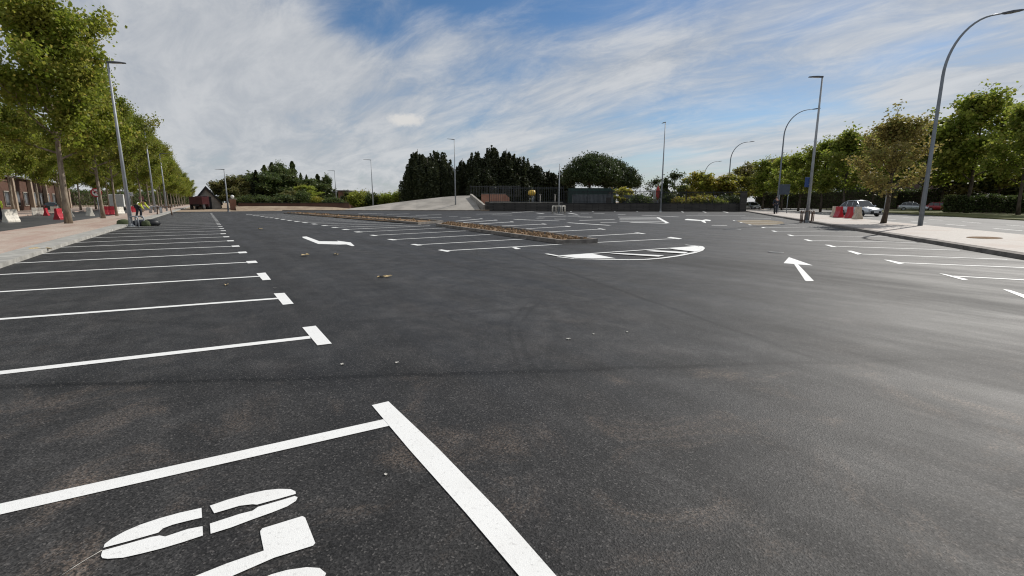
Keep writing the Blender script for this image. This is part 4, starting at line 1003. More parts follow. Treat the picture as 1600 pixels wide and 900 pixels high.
# left brick building with beige pillars
o = empty('brick_building', (-23.5, 84, 0)); tag(o, 'brick building with beige pillars behind the left street trees', 'building')
m = MB(); m.box((-3, 32, 2.6), (6, 66, 5.2)); m.build('wall', DKBRICK, o); m = MB(); m.box((-3, 32, 5.35), (7, 67, .3), 0, 1, .05); m.build('roof', ROOFM, o)  # wall in darker brick, so its shade sits in the colour
for i in range(14):
    if i % 2 == 0: m = MB(); m.box((.32, 1.5 + i * 4.9, 2.6), (.5, .85, 5.2)); m.build('pillar', BEIGE, o)
    if i < 13:
        m = MB(); m.box((.06, 3.95 + i * 4.9, 2.0), (.14, 2.3, 2.3)); f_ = m.build('window', STONEC, o); m = MB(); m.box((.15, 3.95 + i * 4.9, 2.0), (.06, 2.0, 2.0)); m.build('pane', GLASS, f_)
# buildings behind the right hand trees
def block(px0, px1, dep, ytop, mat, label, floors=3, depth_m=12):
    a, b = foot(px0, dep), foot(px1, dep); L = (b - a).length; ang = math.atan2(b.y - a.y, b.x - a.x); H = ztop(a.x, a.y, ytop)
    o = empty('apartment_block', a, ang); tag(o, label, 'building'); m = MB(); m.box((L / 2, depth_m / 2, H / 2), (L, depth_m, H)); m.build('wall', mat, o)
    m = MB(); m.box((L / 2, depth_m / 2, H + .2), (L + 1, depth_m + 1, .4), 0, 1, .08); m.build('roof', ROOFM, o)
    fh = H / floors; n = max(2, int(L / 3.4))
    for f_ in range(floors):
        for i in range(n):
            m = MB(); m.box(((i + .5) * L / n, -.02, (f_ + .55) * fh), (1.5, .1, fh * .5)); w_ = m.build('window', STONEC, o)
            m = MB(); m.box(((i + .5) * L / n, -.06, (f_ + .55) * fh), (1.3, .08, fh * .43)); m.build('pane', GLASS, w_)
    return o
block(1560, 1680, 88, 240, BRICKP, 'plum brick block showing at the right picture edge', 4)
block(1395, 1480, 96, 258, BRICKP, 'plum brick block between the brown-leaved tree and the tallest lamp', 3)
block(1225, 1300, 150, 246, BRICKP, 'far plum block rising just over the right street trees', 5)

# ------------------------------------------------------------ vegetation
def leaves_mesh(name, pts, size, mat, seed=0, aspect=.8, flat=0.0):
    rg = np.random.default_rng(seed); N = len(pts)
    d = rg.normal(size=(N, 3)); 
    if flat: d[:, 2] *= (1 - flat)
    d /= np.linalg.norm(d, axis=1)[:, None]
    e = rg.normal(size=(N, 3)); e -= d * (e * d).sum(1)[:, None]; e /= np.linalg.norm(e, axis=1)[:, None]
    s = size * rg.uniform(.6, 1.25, N)[:, None]
    f = np.cross(d, e)
    a = pts + d * s * .5; c = pts - d * s * .5; b = pts + e * s * .5 * aspect + f * s * .08; q = pts - e * s * .5 * aspect + f * s * .08
    V = np.stack([a, b, c, q], 1).reshape(-1, 3)
    me = bpy.data.meshes.new(name); me.vertices.add(4 * N); me.vertices.foreach_set('co', V.astype(np.float32).ravel())
    me.loops.add(4 * N); me.loops.foreach_set('vertex_index', np.arange(4 * N, dtype=np.int32))
    me.polygons.add(N); me.polygons.foreach_set('loop_start', np.arange(0, 4 * N, 4, dtype=np.int32)); me.polygons.foreach_set('loop_total', np.full(N, 4, np.int32))
    me.update(calc_edges=True); me.materials.append(mat)
    at_ = me.attributes.new('tint', 'FLOAT', 'FACE'); at_.data.foreach_set('value', rg.uniform(0, 1, N).astype(np.float32))
    return me
def decid(seed, H=10.0, h0=.30, Rr=.34, limbs=15, leaves=16000, size=.2, sig=.36, top=1.0, trunk=.16, spread=.55, lean=0.0, el0=12):
    """tree of height H at the origin: (trunk MB, leaf points)"""
    rd = random.Random(seed); m = MB()
    lead = []; x = y = 0
    for k in range(9):
        t_ = k / 8; x += rd.uniform(-.07, .07) * (1 if k else 0) + lean * .1; y += rd.uniform(-.07, .07) * (1 if k else 0)
        lead.append(Vector((x, y, H * .93 * t_)))
    m.tube(lead, [trunk * (1.25 if k == 0 else 1) * (1 - .85 * k / 8) for k in range(9)], 9)
    nodes = []
    def lp(z):
        t_ = min(.999, z / (H * .93)) * 8; i = int(t_); return lead[i].lerp(lead[i + 1], t_ - i)
    for i in range(limbs):
        u = (i + .5) / limbs; z0 = H * (h0 * .92 + (.9 - h0) * u * .95); a = i * 2.39996 + rd.uniform(-.4, .4)
        prof = math.sin(min(1, (u * .86 + .22)) * math.pi) ** .6
        L = Rr * H * prof * rd.uniform(.82, 1.18); el = R(el0 + (64 - el0) * u) + rd.uniform(-.15, .2)
        st = lp(z0); pts = [st]; dr = Vector((math.cos(a) * math.cos(el), math.sin(a) * math.cos(el), math.sin(el)))
        n = 6
        for k in range(1, n + 1):
            dr = (dr + Vector((rd.uniform(-.16, .16), rd.uniform(-.16, .16), rd.uniform(-.05, .14)))).normalized()
            pts.append(pts[-1] + dr * L / n)
        r0 = trunk * .42 * (1 - .6 * u); m.tube(pts, [r0 * (1 - .8 * k / n) for k in range(n + 1)], 5, True)
        for k in range(2, n + 1):
            nodes.append((pts[k], 1.0))
            for s_ in (-1, 1):
                aa = rd.uniform(.6, 1.2) * s_; d2 = Vector((dr.x * math.cos(aa) - dr.y * math.sin(aa), dr.x * math.sin(aa) + dr.y * math.cos(aa), dr.z + rd.uniform(-.3, .4))).normalized()
                l2 = L * rd.uniform(.22, .42) * (1 - .35 * k / n); e_ = pts[k] + d2 * l2
                m.tube([pts[k], pts[k].lerp(e_, .5) + Vector((0, 0, .05)), e_], [r0 * .3, r0 * .2, r0 * .1], 4, True)
                nodes.append((e_, 1.1)); nodes.append((pts[k].lerp(e_, .55), .8))
    for k in range(5, 9): nodes.append((lead[k], .8))
    nodes.append((lead[-1] + Vector((0, 0, H * .05)), .7))
    wts = np.array([w for _, w in nodes]); P_ = np.array([tuple(p) for p, _ in nodes]); rg = np.random.default_rng(seed + 100)
    wts = wts * rg.uniform(.35, 1.6, len(wts)); idx = rg.choice(len(P_), leaves, p=wts / wts.sum())
    sg = (sig * rg.uniform(.7, 1.25, len(P_)))[idx][:, None]
    pts = P_[idx] + rg.normal(size=(leaves, 3)) * sg * np.array([1, 1, .75])
    return m, pts
def tree_kind(rootname, m, pts, leafmat, barkmat, size, seed, flat=0, crownname='crown'):
    root = empty(rootname); m.build('trunk', barkmat, root)
    me = leaves_mesh('crown', pts, size, leafmat, seed, .8, flat); o = bpy.data.objects.new(crownname, me); COL.objects.link(o); o.parent = root
    return root
_first = {}
def plant(key, loc, sc, rz, label, cat, group=None, mat=None):
    src = PROTO[key]
    if key not in _first: _first[key] = 1; o = src
    else: o = copy_tree(src)
    o.location = loc; o.scale = sc if hasattr(sc, '__len__') else (sc,) * 3; o.rotation_euler.z = rz
    tag(o, label, cat, group)
    return o
PROTO = {}
for k in range(3):
    m, p = decid(10 + k, 12, .29, .33, 24, 43000, .2, .30, trunk=.15, el0=20); PROTO['plane%d' % k] = tree_kind('plane_tree', m, p, LF_L, BARK, .175, k)
for k in range(3):
    m, p = decid(30 + k, 10, .22, .30, 18, 12500, .2, .27, trunk=.12, el0=30); PROTO['green%d' % k] = tree_kind('street_tree', m, p, LF_R, BARKD, .25, 10 + k)
m, p = decid(41, 8, .24, .27, 17, 9000, .2, .23, trunk=.12, el0=36); PROTO['brown0'] = tree_kind('street_tree', m, p, LF_B, BARKD, .155, 21)
m, p = decid(42, 8, .22, .36, 16, 9000, .2, .32, trunk=.14); PROTO['olive0'] = tree_kind('broadleaf_tree', m, p, LF_O, BARKD, .32, 22)
m, p = decid(43, 8, .18, .38, 16, 11000, .2, .36, trunk=.14); PROTO['dark0'] = tree_kind('broadleaf_tree', m, p, LF_D, BARKD, .34, 23)
m, p = decid(44, 8, .12, .36, 16, 9000, .2, .34, trunk=.1); PROTO['yellow0'] = tree_kind('broadleaf_tree', m, p, LF_Y, BARKD, .32, 24)
m, p = decid(45, 8, .3, .26, 12, 1500, .2, .3, trunk=.08); PROTO['thin0'] = tree_kind('sparse_tree', m, p, LF_D, BARKD, .28, 25)
def conifer(seed, H=12, Rr=.2, leaves=15000, ragged=.25, peak=.25):
    rg = np.random.default_rng(seed); m = MB(); m.tube([(0, 0, 0), (0, 0, H * .5), (0, 0, H * .96)], [.2, .13, .03], 8)
    # upright plumes
    P_ = []
    npl = 46
    for i in range(npl):
        a = rg.uniform(0, 2 * math.pi); r0 = Rr * H * rg.uniform(.1, .8); tp_ = H * (1 - .5 * (r0 / (Rr * H)) ** 1.7) * rg.uniform(.86, 1.0)
        n = leaves // npl; z = H * .06 + (tp_ - H * .06) * rg.uniform(0, 1, n) ** .9
        u = (z - H * .06) / (tp_ - H * .06); w = Rr * H * .30 * (np.clip(u, .02, 1) ** .3 * (1 - np.clip(u, 0, .995)) ** .5 * 1.25 + .02) * (1 + ragged * np.sin(z * 5 + i))
        th = rg.uniform(0, 2 * math.pi, n); rr = w * np.sqrt(rg.uniform(.2, 1, n))
        lean = 1 + .25 * u
        P_.append(np.stack([math.cos(a) * r0 * lean + rr * np.cos(th), math.sin(a) * r0 * lean + rr * np.sin(th), z], 1))
    return m, np.concatenate(P_)
for k in range(3):
    m, p = conifer(50 + k, 12, .20 + .03 * k, 17000); PROTO['cyp%d' % k] = tree_kind('cypress', m, p, LF_C, BARKD, .38, 30 + k, crownname='crown')
def spire(seed, H=12, Rr=.09, leaves=6000):
    rg = np.random.default_rng(seed); m = MB(); m.tube([(0, 0, 0), (0, 0, H * .5), (0, 0, H * .97)], [.16, .1, .02], 8)
    z = H * (.08 + .92 * rg.uniform(0, 1, leaves)); u = z / H; w = Rr * H * (np.sin(np.clip(u, .02, 1) ** .8 * math.pi * .98) ** .8 + .04) * (1 + .25 * np.sin(z * 3.1 + seed))
    th = rg.uniform(0, 2 * math.pi, leaves); rr = w * np.sqrt(rg.uniform(.1, 1, leaves)) * (1 + .25 * np.sin(3 * th + z))
    return m, np.stack([rr * np.cos(th), rr * np.sin(th), z], 1)
m, p = spire(61); PROTO['poplar0'] = tree_kind('poplar', m, p, LF_D, BARKD, .34, 40)
m, p = spire(62, 12, .075, 3600); PROTO['poplar1'] = tree_kind('poplar', m, p, LF_D, BARKD, .32, 41)
def fir(seed, H=12, Rr=.2, leaves=9000):
    rg = np.random.default_rng(seed); m = MB(); m.tube([(0, 0, 0), (0, 0, H)], [.18, .02], 8)
    z = H * (.05 + .95 * rg.uniform(0, 1, leaves) ** 1.25); u = 1 - z / H; lay = .75 + .35 * np.abs(np.sin(z * 3.2)); w = Rr * H * u * lay
    th = rg.uniform(0, 2 * math.pi, leaves); rr = w * rg.uniform(.25, 1, leaves) ** .5 * (1 + .3 * np.sin(5 * th + z * 2)); return m, np.stack([rr * np.cos(th), rr * np.sin(th), z - rr * .25], 1)
m, p = fir(63); PROTO['fir0'] = tree_kind('fir_tree', m, p, LF_C, BARKD, .36, 42, flat=.5)
def pine(seed, H=10, leaves=30000):
    rd = random.Random(seed); rg = np.random.default_rng(seed); m = MB(); P_ = []
    m.tube([(0, 0, 0), (.15, .1, H * .3), (.0, .2, H * .5)], [.26, .22, .18], 9)
    for i in range(11):
        a = i * 2.4; L = H * rd.uniform(.18, .34); e_ = Vector((math.cos(a) * L, math.sin(a) * L, H * rd.uniform(.66, .78))); s_ = Vector((.0, .15, H * rd.uniform(.36, .5)))
        m.tube([s_, s_.lerp(e_, .5) + Vector((0, 0, .2)), e_], [.12, .09, .05], 6)
        for j in range(3):
            e2 = e_ + Vector((rd.uniform(-1, 1), rd.uniform(-1, 1), rd.uniform(.1, .9))) * H * .1; m.tube([e_.lerp(s_, .25), e2], [.06, .03], 5)
    n = 0
    C = []
    for i in range(150):
        a = rg.uniform(0, 2 * math.pi); r = .40 * H * math.sqrt(rg.uniform(0, 1)); zt = H * (.97 - .36 * (r / (.40 * H)) ** 2.4); C.append((r * math.cos(a), r * math.sin(a), min(zt, rg.uniform(H * .56 - r * .22, max(H * .62, zt)))))
    C = np.array(C); idx = rg.integers(0, len(C), leaves); P_ = C[idx] + rg.normal(size=(leaves, 3)) * np.array([.45, .45, .34])
    return m, P_
m, p = pine(64); PROTO['pine0'] = tree_kind('umbrella_pine', m, p, LF_P, BARKD, .26, 44)
def bush(seed, leaves=5000, mat=LF_Y, size=.16, name='bush'):
    rg = np.random.default_rng(seed); m = MB()
    for i in range(7):
        a = i * .9; m.tube([(0, 0, 0), (math.cos(a) * .35, math.sin(a) * .35, .8), (math.cos(a) * .6, math.sin(a) * .6, 1.5)], [.04, .03, .015], 5)
    C = rg.normal(size=(40, 3)); C /= np.linalg.norm(C, axis=1)[:, None]; C *= rg.uniform(.3, .85, 40)[:, None]; C = C * np.array([1, 1, .9]) + np.array([0, 0, 1.0])
    idx = rg.integers(0, 40, leaves); P_ = C[idx] + rg.normal(size=(leaves, 3)) * .2; P_[:, 2] = np.maximum(P_[:, 2], .05)
    root = empty(name); m.build('stems', BARKD, root); o = bpy.data.objects.new('foliage', leaves_mesh('foliage', P_, size, mat, seed)); COL.objects.link(o); o.parent = root
    return root
PROTO['bushy'] = bush(71, 5000, LF_Y); PROTO['bushg'] = bush(72, 5000, LF_R); PROTO['bushd'] = bush(73, 6000, LF_D)

ORD = ['first', 'second', 'third', 'fourth', 'fifth', 'sixth', 'seventh', 'eighth', 'ninth', 'tenth', 'eleventh', 'twelfth', 'thirteenth', 'fourteenth', 'fifteenth', 'sixteenth', 'seventeenth', 'eighteenth', 'nineteenth', 'twentieth']
# near row of plane trees on the left sidewalk
rows = [41.9, 53.5, 62.5, 83.5, 94, 101, 108, 113, 123, 134, 146, 160, 175, 192, 212, 235]
for i, Y in enumerate(rows):
    x = -6.93 + .030 * (Y - 42) if Y < 80 else -5.8 + .0175 * (Y - 80)
    Hh = (14.6, 13.2, 12.6, 13.8, 12.8, 12.6, 12.6, 12.4, 12.2, 12, 12, 12, 12, 12, 12, 12)[i]
    wk = (1.0, .86, .70, .72, .74, .8)[i] if i < 6 else .88
    plant('plane%d' % (i % 3), (x - (.3 if 2 <= i < 6 else 0), Y, .1), (Hh / 12 * wk, Hh / 12 * wk, Hh / 12), i * 1.7 + .4, '%s plane tree of the row on the left sidewalk, counted from the camera' % ORD[i], 'tree', 'plane trees on the left sidewalk')
# far row across the left street
far = [(-17.8, 40.5), (-17.6, 49), (-17.4, 58), (-17.2, 67), (-17, 76), (-16.8, 86), (-16.5, 97), (-16.2, 109), (-15.9, 122), (-15.6, 137), (-15.2, 155), (-14.8, 176)]
for i, (x, Y) in enumerate(far):
    plant('plane%d' % ((i + 1) % 3), (x, Y, .1), (.98, .98, 1.0 + .05 * (i % 3)), i * 2.1 + 1, '%s plane tree of the row across the left street, counted from the camera' % ORD[i], 'tree', 'plane trees across the left street')
for i, (x, Y) in enumerate(((-11, 262), (-5.5, 258), (-1.5, 266), (-16, 250))):
    plant('plane%d' % (i % 3), (x, Y, 0), 1.0, i, 'distant plane tree closing the far end of the left street', 'tree', 'trees closing the end of the left street')

# trees across the right street, given by foot pixel, depth, top row and crown width in pixels
def ptree(key, px, dep, ytop, wpx, label, nomH, nomW, cat='tree', group=None, rz=None, z=0):
    b = foot(px, dep); H = ztop(b.x, b.y, ytop); W = wpx / F * dep
    return plant(key, (b.x, b.y, z), (W / nomW, W / nomW, H / nomH), rz if rz is not None else px * .37, label, cat, group)
RG = 'street trees across the right street'
ptree('green0', 1594, 52, 150, 135, 'green tree at the right picture edge across the street', 9.6, 6.4, group=RG)
ptree('green1', 1512, 62, 138, 150, 'tallest green tree across the street, right of the tallest curved lamp', 9.6, 6.4, group=RG)
ptree('green2', 1441, 66, 176, 125, 'green tree directly behind the tallest curved lamp', 9.6, 6.4, group=RG)
ptree('brown0', 1384, 30.8, 164, 138, 'brown-leaved tree on the right sidewalk between barriers and tallest lamp', 7.9, 4.6)
ptree('green0', 1318, 66, 198, 105, 'green tree behind the cream and red barriers', 9.6, 6.4, group=RG)
ptree('green1', 1283, 72, 215, 88, 'green tree just right of the straight lamp with hoops', 9.6, 6.4, group=RG)
ptree('green2', 1248, 78, 232, 80, 'green tree just left of the straight lamp with hoops', 9.6, 6.4, group=RG)
ptree('green0', 1222, 86, 240, 68, 'green tree behind the dark blue-grey board', 9.6, 6.4, group=RG)
ptree('green1', 1192, 92, 247, 66, 'green tree left of the second curved-arm lamp', 9.6, 6.4, group=RG)
ptree('olive0', 1163, 100, 250, 62, 'olive-brown tree over the end pillar of the railing', 8.3, 6.2)
ptree('green2', 1620, 74, 190, 110, 'green tree filling the right edge behind the nearer one', 9.6, 6.4, group=RG)
ptree('olive0', 1472, 84, 200, 120, 'dull olive tree in the second rank right of the tallest lamp', 8.3, 6.2)
ptree('green2', 1556, 78, 196, 110, 'green tree in the second rank between the two rightmost trees', 9.6, 6.4, group=RG)
ptree('dark0', 1550, 82, 235, 130, 'dark tree between the two rightmost green trees', 8.3, 6.4)
ptree('dark0', 1345, 92, 240, 90, 'dark tree in the second rank above the silver hatchback', 8.3, 6.4)
ptree('green1', 1268, 104, 242, 70, 'green tree in the second rank behind the straight right lamp', 9.6, 6.4)
ptree('dark0', 1205, 112, 262, 70, 'low dark tree in the second rank behind the walking person', 8.3, 6.4)
ptree('green0', 1362, 74, 195, 90, 'green tree standing behind the brown-leaved one', 9.6, 6.4, group=RG)
# behind the railing
ptree('yellow0', 1137, 92, 268, 84, 'golden yellow-green tree left of the end pillar', 8.3, 6.2)
ptree('yellow0', 1092, 90, 264, 60, 'yellow-green tree behind the right run of railing', 8.3, 6.2)
ptree('yellow0', 1114, 96, 276, 64, 'low yellow-green tree between the two taller yellow ones', 8.3, 6.2)
ptree('green2', 1068, 100, 286, 40, 'small green tree right of the thin dark tree', 9.6, 6.4)
ptree('thin0', 1053, 88, 260, 50, 'thin dark tree with sky showing through its crown', 8.3, 4.6)
ptree('thin0', 1022, 104, 272, 44, 'faint bare-looking tree behind the white kiosk', 8.3, 4.6)
ptree('poplar0', 1038, 86, 278, 11, 'narrow dark cone-shaped evergreen right of the slim lamp', 12, 2.1)
ptree('yellow0', 975, 86, 290, 42, 'yellow-green bushy tree under the right side of the umbrella pine', 8.3, 6.2)
ptree('bushy', 1062, 82, 306, 34, 'yellow-green bush behind the railing below the thin dark tree', 2, 2.2, 'bush')
ptree('bushd', 1046, 84, 300, 26, 'dark bush at the foot of the thin dark tree', 2, 2.2, 'bush')
ptree('bushy', 1100, 80, 303, 50, 'yellow-green bush behind the right run of railing', 2, 2.2, 'bush')
ptree('bushd', 1140, 80, 305, 44, 'dark bush behind the railing next to the end pillar', 2, 2.2, 'bush')
# umbrella pines
ptree('pine0', 922, 104, 239, 88, 'broad umbrella pine above the green container', 10, 8.6)
ptree('pine0', 969, 108, 254, 58, 'smaller umbrella pine on the right of the broad one', 10, 8.6, rz=2.2)
ptree('pine0', 945, 112, 243, 70, 'umbrella pine between the broad one and the smaller right one', 10, 8.6, rz=4)
# cypress groups
CG = 'dark cypresses behind the paved mound'
for i, (px, yt, w, dep, lab) in enumerate(((655, 229, 44, 112, 'tall dark cypress at the left of the clump above the mound'), (686, 231, 50, 114, 'broad dark cypress left of the slim lamp on the mound'), (641, 262, 24, 110, 'low ragged cypress at the far left of the clump'), (702, 250, 28, 109, 'shorter cypress right behind the slim lamp'),
                               (670, 245, 40, 108, 'dark cypress in the middle of the left clump'))):
    ptree('cyp%d' % (i % 3), px, dep, yt, w * 1.15, lab, 12, 5.6, group=CG)
for i, (px, yt, w, dep, lab) in enumerate(((724, 244, 30, 114, 'narrow cypress just right of the slim lamp'), (744, 232, 36, 112, 'second cypress right of the slim lamp'), (769, 224, 36, 112, 'tallest cypress of the right clump, with pointed top'), (792, 228, 42, 113, 'cypress right of the tallest pointed one'),
                               (815, 240, 40, 114, 'cypress above the yellow tank, left side'), (836, 254, 36, 114, 'lower cypress above the yellow tank, right side'), (858, 262, 36, 116, 'low cypress left of the bare steel pole'), (880, 262, 34, 118, 'last low cypress before the umbrella pine'), (757, 262, 40, 108, 'low cypress in front of the tallest pointed one'), (808, 268, 46, 107, 'low cypress in front of the right clump'))):
    ptree('cyp%d' % (i % 3), px, dep, yt, w * 1.15, lab, 12, 5.6, group=CG)
# left distance
ptree('olive0', 362, 108, 272, 60, 'brown-green round tree left of the brick gate pillar', 8.3, 6.2)
ptree('dark0', 345, 116, 282, 40, 'dark tree right behind the gabled shed', 8.3, 6.4)
ptree('olive0', 381, 110, 278, 50, 'olive tree right above the brick gate pillar', 8.3, 6.2)
ptree('fir0', 404, 108, 266, 40, 'dark pointed fir left of the poplars', 12, 4.6)
ptree('poplar1', 418, 126, 258, 16, 'greyish poplar, left one of the pair beside the fir', 12, 1.9)
ptree('poplar1', 430, 126, 254, 18, 'greyish poplar, right one of the pair beside the fir', 12, 1.9)
ptree('dark0', 443, 118, 251, 38, 'tallest dark round tree in the left distance', 8.3, 6.4)
ptree('poplar0', 461, 122, 252, 15, 'tall poplar right of the tallest dark round tree', 12, 2.1)
ptree('poplar1', 473, 128, 270, 9, 'thin poplar, first of three small ones', 12, 1.9)
ptree('poplar1', 482, 128, 273, 8, 'thin poplar, middle of three small ones', 12, 1.9)
ptree('poplar1', 489, 130, 278, 8, 'thin poplar, last of three small ones', 12, 1.9)
ptree('poplar0', 499, 126, 272, 12, 'poplar just left of the wide twin-topped one', 12, 2.1)
ptree('dark0', 513, 126, 271, 22, 'wide dark twin-topped tree above the brick hut', 8.3, 6.4)
ptree('dark0', 426, 110, 266, 64, 'dark green tree below the greyish poplars', 8.3, 6.4)
ptree('green0', 478, 106, 288, 56, 'light green tree behind the round dark shrub', 9.6, 6.4)
ptree('olive0', 450, 102, 296, 40, 'low olive tree right of the fir, above the boundary wall', 8.3, 6.2)
ptree('bushd', 474, 99, 297, 26, 'round clipped dark shrub above the boundary wall', 2, 2.2, 'bush')
ptree('bushy', 496, 99, 306, 22, 'pale yellow-green shrub right of the round dark one', 2, 2.2, 'bush')
ptree('bushd', 410, 98, 305, 40, 'dark bush above the left part of the boundary wall', 2, 2.2, 'bush')
ptree('bushd', 385, 98, 305, 34, 'dark bush right of the brick gate pillar', 2, 2.2, 'bush')
ptree('bushg', 558, 112, 297, 34, 'bright green bush right of the brick hut', 2, 2.2, 'bush')
ptree('bushd', 582, 114, 301, 30, 'dark green bush behind the slim lamp on the mound end', 2, 2.2, 'bush')
ptree('bushg', 603, 114, 300, 32, 'green bush midway between brick hut and cypresses', 2, 2.2, 'bush')
ptree('bushg', 626, 113, 296, 34, 'bright green bush touching the leftmost cypress', 2, 2.2, 'bush')
ptree('bushy', 570, 116, 296, 20, 'yellowish bush behind the bright green one by the hut', 2, 2.2, 'bush')
ptree('bushd', 445, 97, 304, 46, 'broad dark bush spilling over the middle of the boundary wall', 2, 2.2, 'bush')
ptree('bushd', 520, 100, 308, 36, 'dark bush over the right end of the boundary wall', 2, 2.2, 'bush')
ptree('dark0', 396, 114, 268, 66, 'dark broad tree just left of the fir', 8.3, 6.4)
ptree('dark0', 458, 112, 270, 70, 'dark tree between the fir and the tall poplar', 8.3, 6.4)
ptree('dark0', 490, 122, 280, 60, 'low dark tree under the three thin poplars', 8.3, 6.4)
ptree('olive0', 368, 104, 290, 44, 'low olive tree right behind the brick gate pillar', 8.3, 6.2)
ptree('dark0', 545, 124, 292, 40, 'dark green tree behind the brick hut', 9.6, 6.4)
ptree('bushd', 1000, 82, 303, 40, 'dark bush left of the folded red parasol', 2, 2.2, 'bush')
ptree('bushg', 1120, 79, 308, 44, 'green bush low behind the right run of railing', 2, 2.2, 'bush')
# hedges
def hedge(px0, px1, dep0, dep1, ytop, thick, mat, label, n=9000, size=.22):
    a, b = foot(px0, dep0), foot(px1, dep1); H = ztop(a.x, a.y, ytop); L = (b - a).length; ang = math.atan2(b.y - a.y, b.x - a.x)
    rg = np.random.default_rng(abs(int(px0))); m = MB(); root = empty('hedge', a, ang); tag(root, label, 'hedge')
    for i in range(int(L / 1.2)): m.tube([(i * 1.2 + .5, 0, 0), (i * 1.2 + .5 + rg.uniform(-.2, .2), rg.uniform(-.2, .2), H * .8)], [.05, .02], 5)
    m.box((L / 2, 0, H * .46), (L * .99, thick * .55, H * .8))
    m.build('stems', BARKD, root)
    x = rg.uniform(0, L, n); y = rg.normal(0, thick * .36, n); z = rg.uniform(0.05, 1, n) ** .8 * H * (1 + .05 * np.sin(x * 1.7) + .04 * np.sin(x * 4.1)); 
    o = bpy.data.objects.new('foliage', leaves_mesh('foliage', np.stack([x, y, z], 1), size, mat, abs(int(px0)) + 1)); COL.objects.link(o); o.parent = root
    return root
hedge(1478, 1700, 64, 52, 306, 1.6, LF_D, 'long clipped dark hedge at the right edge behind the grass', 22000)
hedge(1180, 1400, 98, 84, 297, 1.8, LF_D, 'low dark hedge across the right street behind the silver hatchback', 20000)
hedge(1395, 1480, 92, 84, 296, 1.6, LF_D, 'low dark hedge behind the red car', 8000)
hedge(112, 300, 150, 230, 297, 2.4, LF_D, 'tall dark hedge along the far side of the left street', 22000, .5)

# ------------------------------------------------------------ small litter on the asphalt
def leaf_litter(px, py, s, mat, label, name='dry_leaf', seed=0):
    s *= 1.35 if name == 'dry_leaf' else 1.1
    b = at(px, py); rd = random.Random(seed); m = MB(); n = 9; c = (0, 0, .02 * s / .1)
    pts = [(math.cos(k / n * 2 * math.pi) * s * rd.uniform(.5, 1.1), math.sin(k / n * 2 * math.pi) * s * rd.uniform(.35, .8), rd.uniform(.006, .035) * s / .06) for k in range(n)]
    m.add([c] + pts, [(0, k + 1, (k + 1) % n + 1) for k in range(n)])
    m.add([(p_[0], p_[1], max(.004, p_[2] - .004)) for p_ in [c] + pts], [(0, (k + 1) % n + 1, k + 1) for k in range(n)])
    o = m.build(name, mat, None, (b.x, b.y, .002), rd.uniform(0, 6)); tag(o, label, 'litter', 'scraps lying on the asphalt'); return o
for i, (x, y, s, mt, nm, lab) in enumerate((
        (477, 400.5, .11, LEAFD, 'dry_leaf', 'crumpled tan leaf left of the turn arrow'), (525, 398.3, .08, LEAFD, 'dry_leaf', 'small tan leaf below the turn arrow'),
        (596, 433.5, .07, LEAFD, 'dry_leaf', 'left one of two curled leaves mid aisle'), (606, 433.5, .07, LEAFD, 'dry_leaf', 'right one of two curled leaves mid aisle'),
        (535, 570, .022, CHIP, 'stone_chip', 'pale chip below the nearest painted T'), (620, 567, .02, CHIP, 'stone_chip', 'pale chip right of the one below the nearest T'),
        (888, 530.5, .026, CHIP, 'stone_chip', 'pale chip, left of three on the open asphalt'), (928, 522.5, .022, CHIP, 'stone_chip', 'pale chip, middle of three on the open asphalt'), (980, 519, .022, CHIP, 'stone_chip', 'pale chip, right of three on the open asphalt'),
        (354, 446, .05, LEAFD, 'dry_leaf', 'thin dry leaf between the third and fourth painted T'), (66, 394, .2, LEAFD, 'dry_leaf', 'brown leaf heap against the left kerb'), (430, 451, .03, CHIP, 'stone_chip', 'pale chip beside the third painted T'),
        (407, 358.5, .12, LEAFD, 'dry_leaf', 'pale scrap far down the left aisle'), (603, 742, .013, CHIP, 'stone_chip', 'pale chip inside the nearest bay corner'))):
    leaf_litter(x, y, s, mt, lab, nm, i)
# hairline wire beside the first letter
m = MB(); m.tube([at(98, 900) + Vector((0, 0, .006)), at(120, 886) + Vector((0, 0, .008)), at(140, 873) + Vector((0, 0, .006)), at(160, 862) + Vector((0, 0, .008))], .0012, 5)
o = m.build('wire', CHIP); tag(o, 'thin pale wire curling from the tip of the painted letter', 'wire')
for px_c, py_c, rr_, lab in ((1212, 394.4, .22, 'small dark round cover in the aisle beyond the straight arrow'), (1143, 358.2, .5, 'dark disc standing for the straight lamp head shadow left of the spilled sand')):
    m = MB(); m.lathe([(rr_, 0), (rr_, .006), (rr_ * .82, .008), (rr_ * .8, .005)], (0, 0, 0), 24); b = at(px_c, py_c); o = m.build('cover_and_shadow_disc', BLACKM, None, (b.x, b.y, .001)); tag(o, lab, 'manhole cover')  # second disc puts the lamp head's shadow tip down as dark colour
# bare pit on the right sidewalk
b = at(1538, 371.5, .13); m = MB(); m.lathe([(.62, 0), (.62, .006), (.5, .008)], (0, 0, 0), 24); m.box((0, 0, .009), (.7, .06, .006), 0)
o = m.build('tree_pit', SOIL, None, (b.x, b.y, .131)); o.scale = (1.3, .8, 1); tag(o, 'bare round earth pit in the paving right of the tallest lamp', 'tree pit')

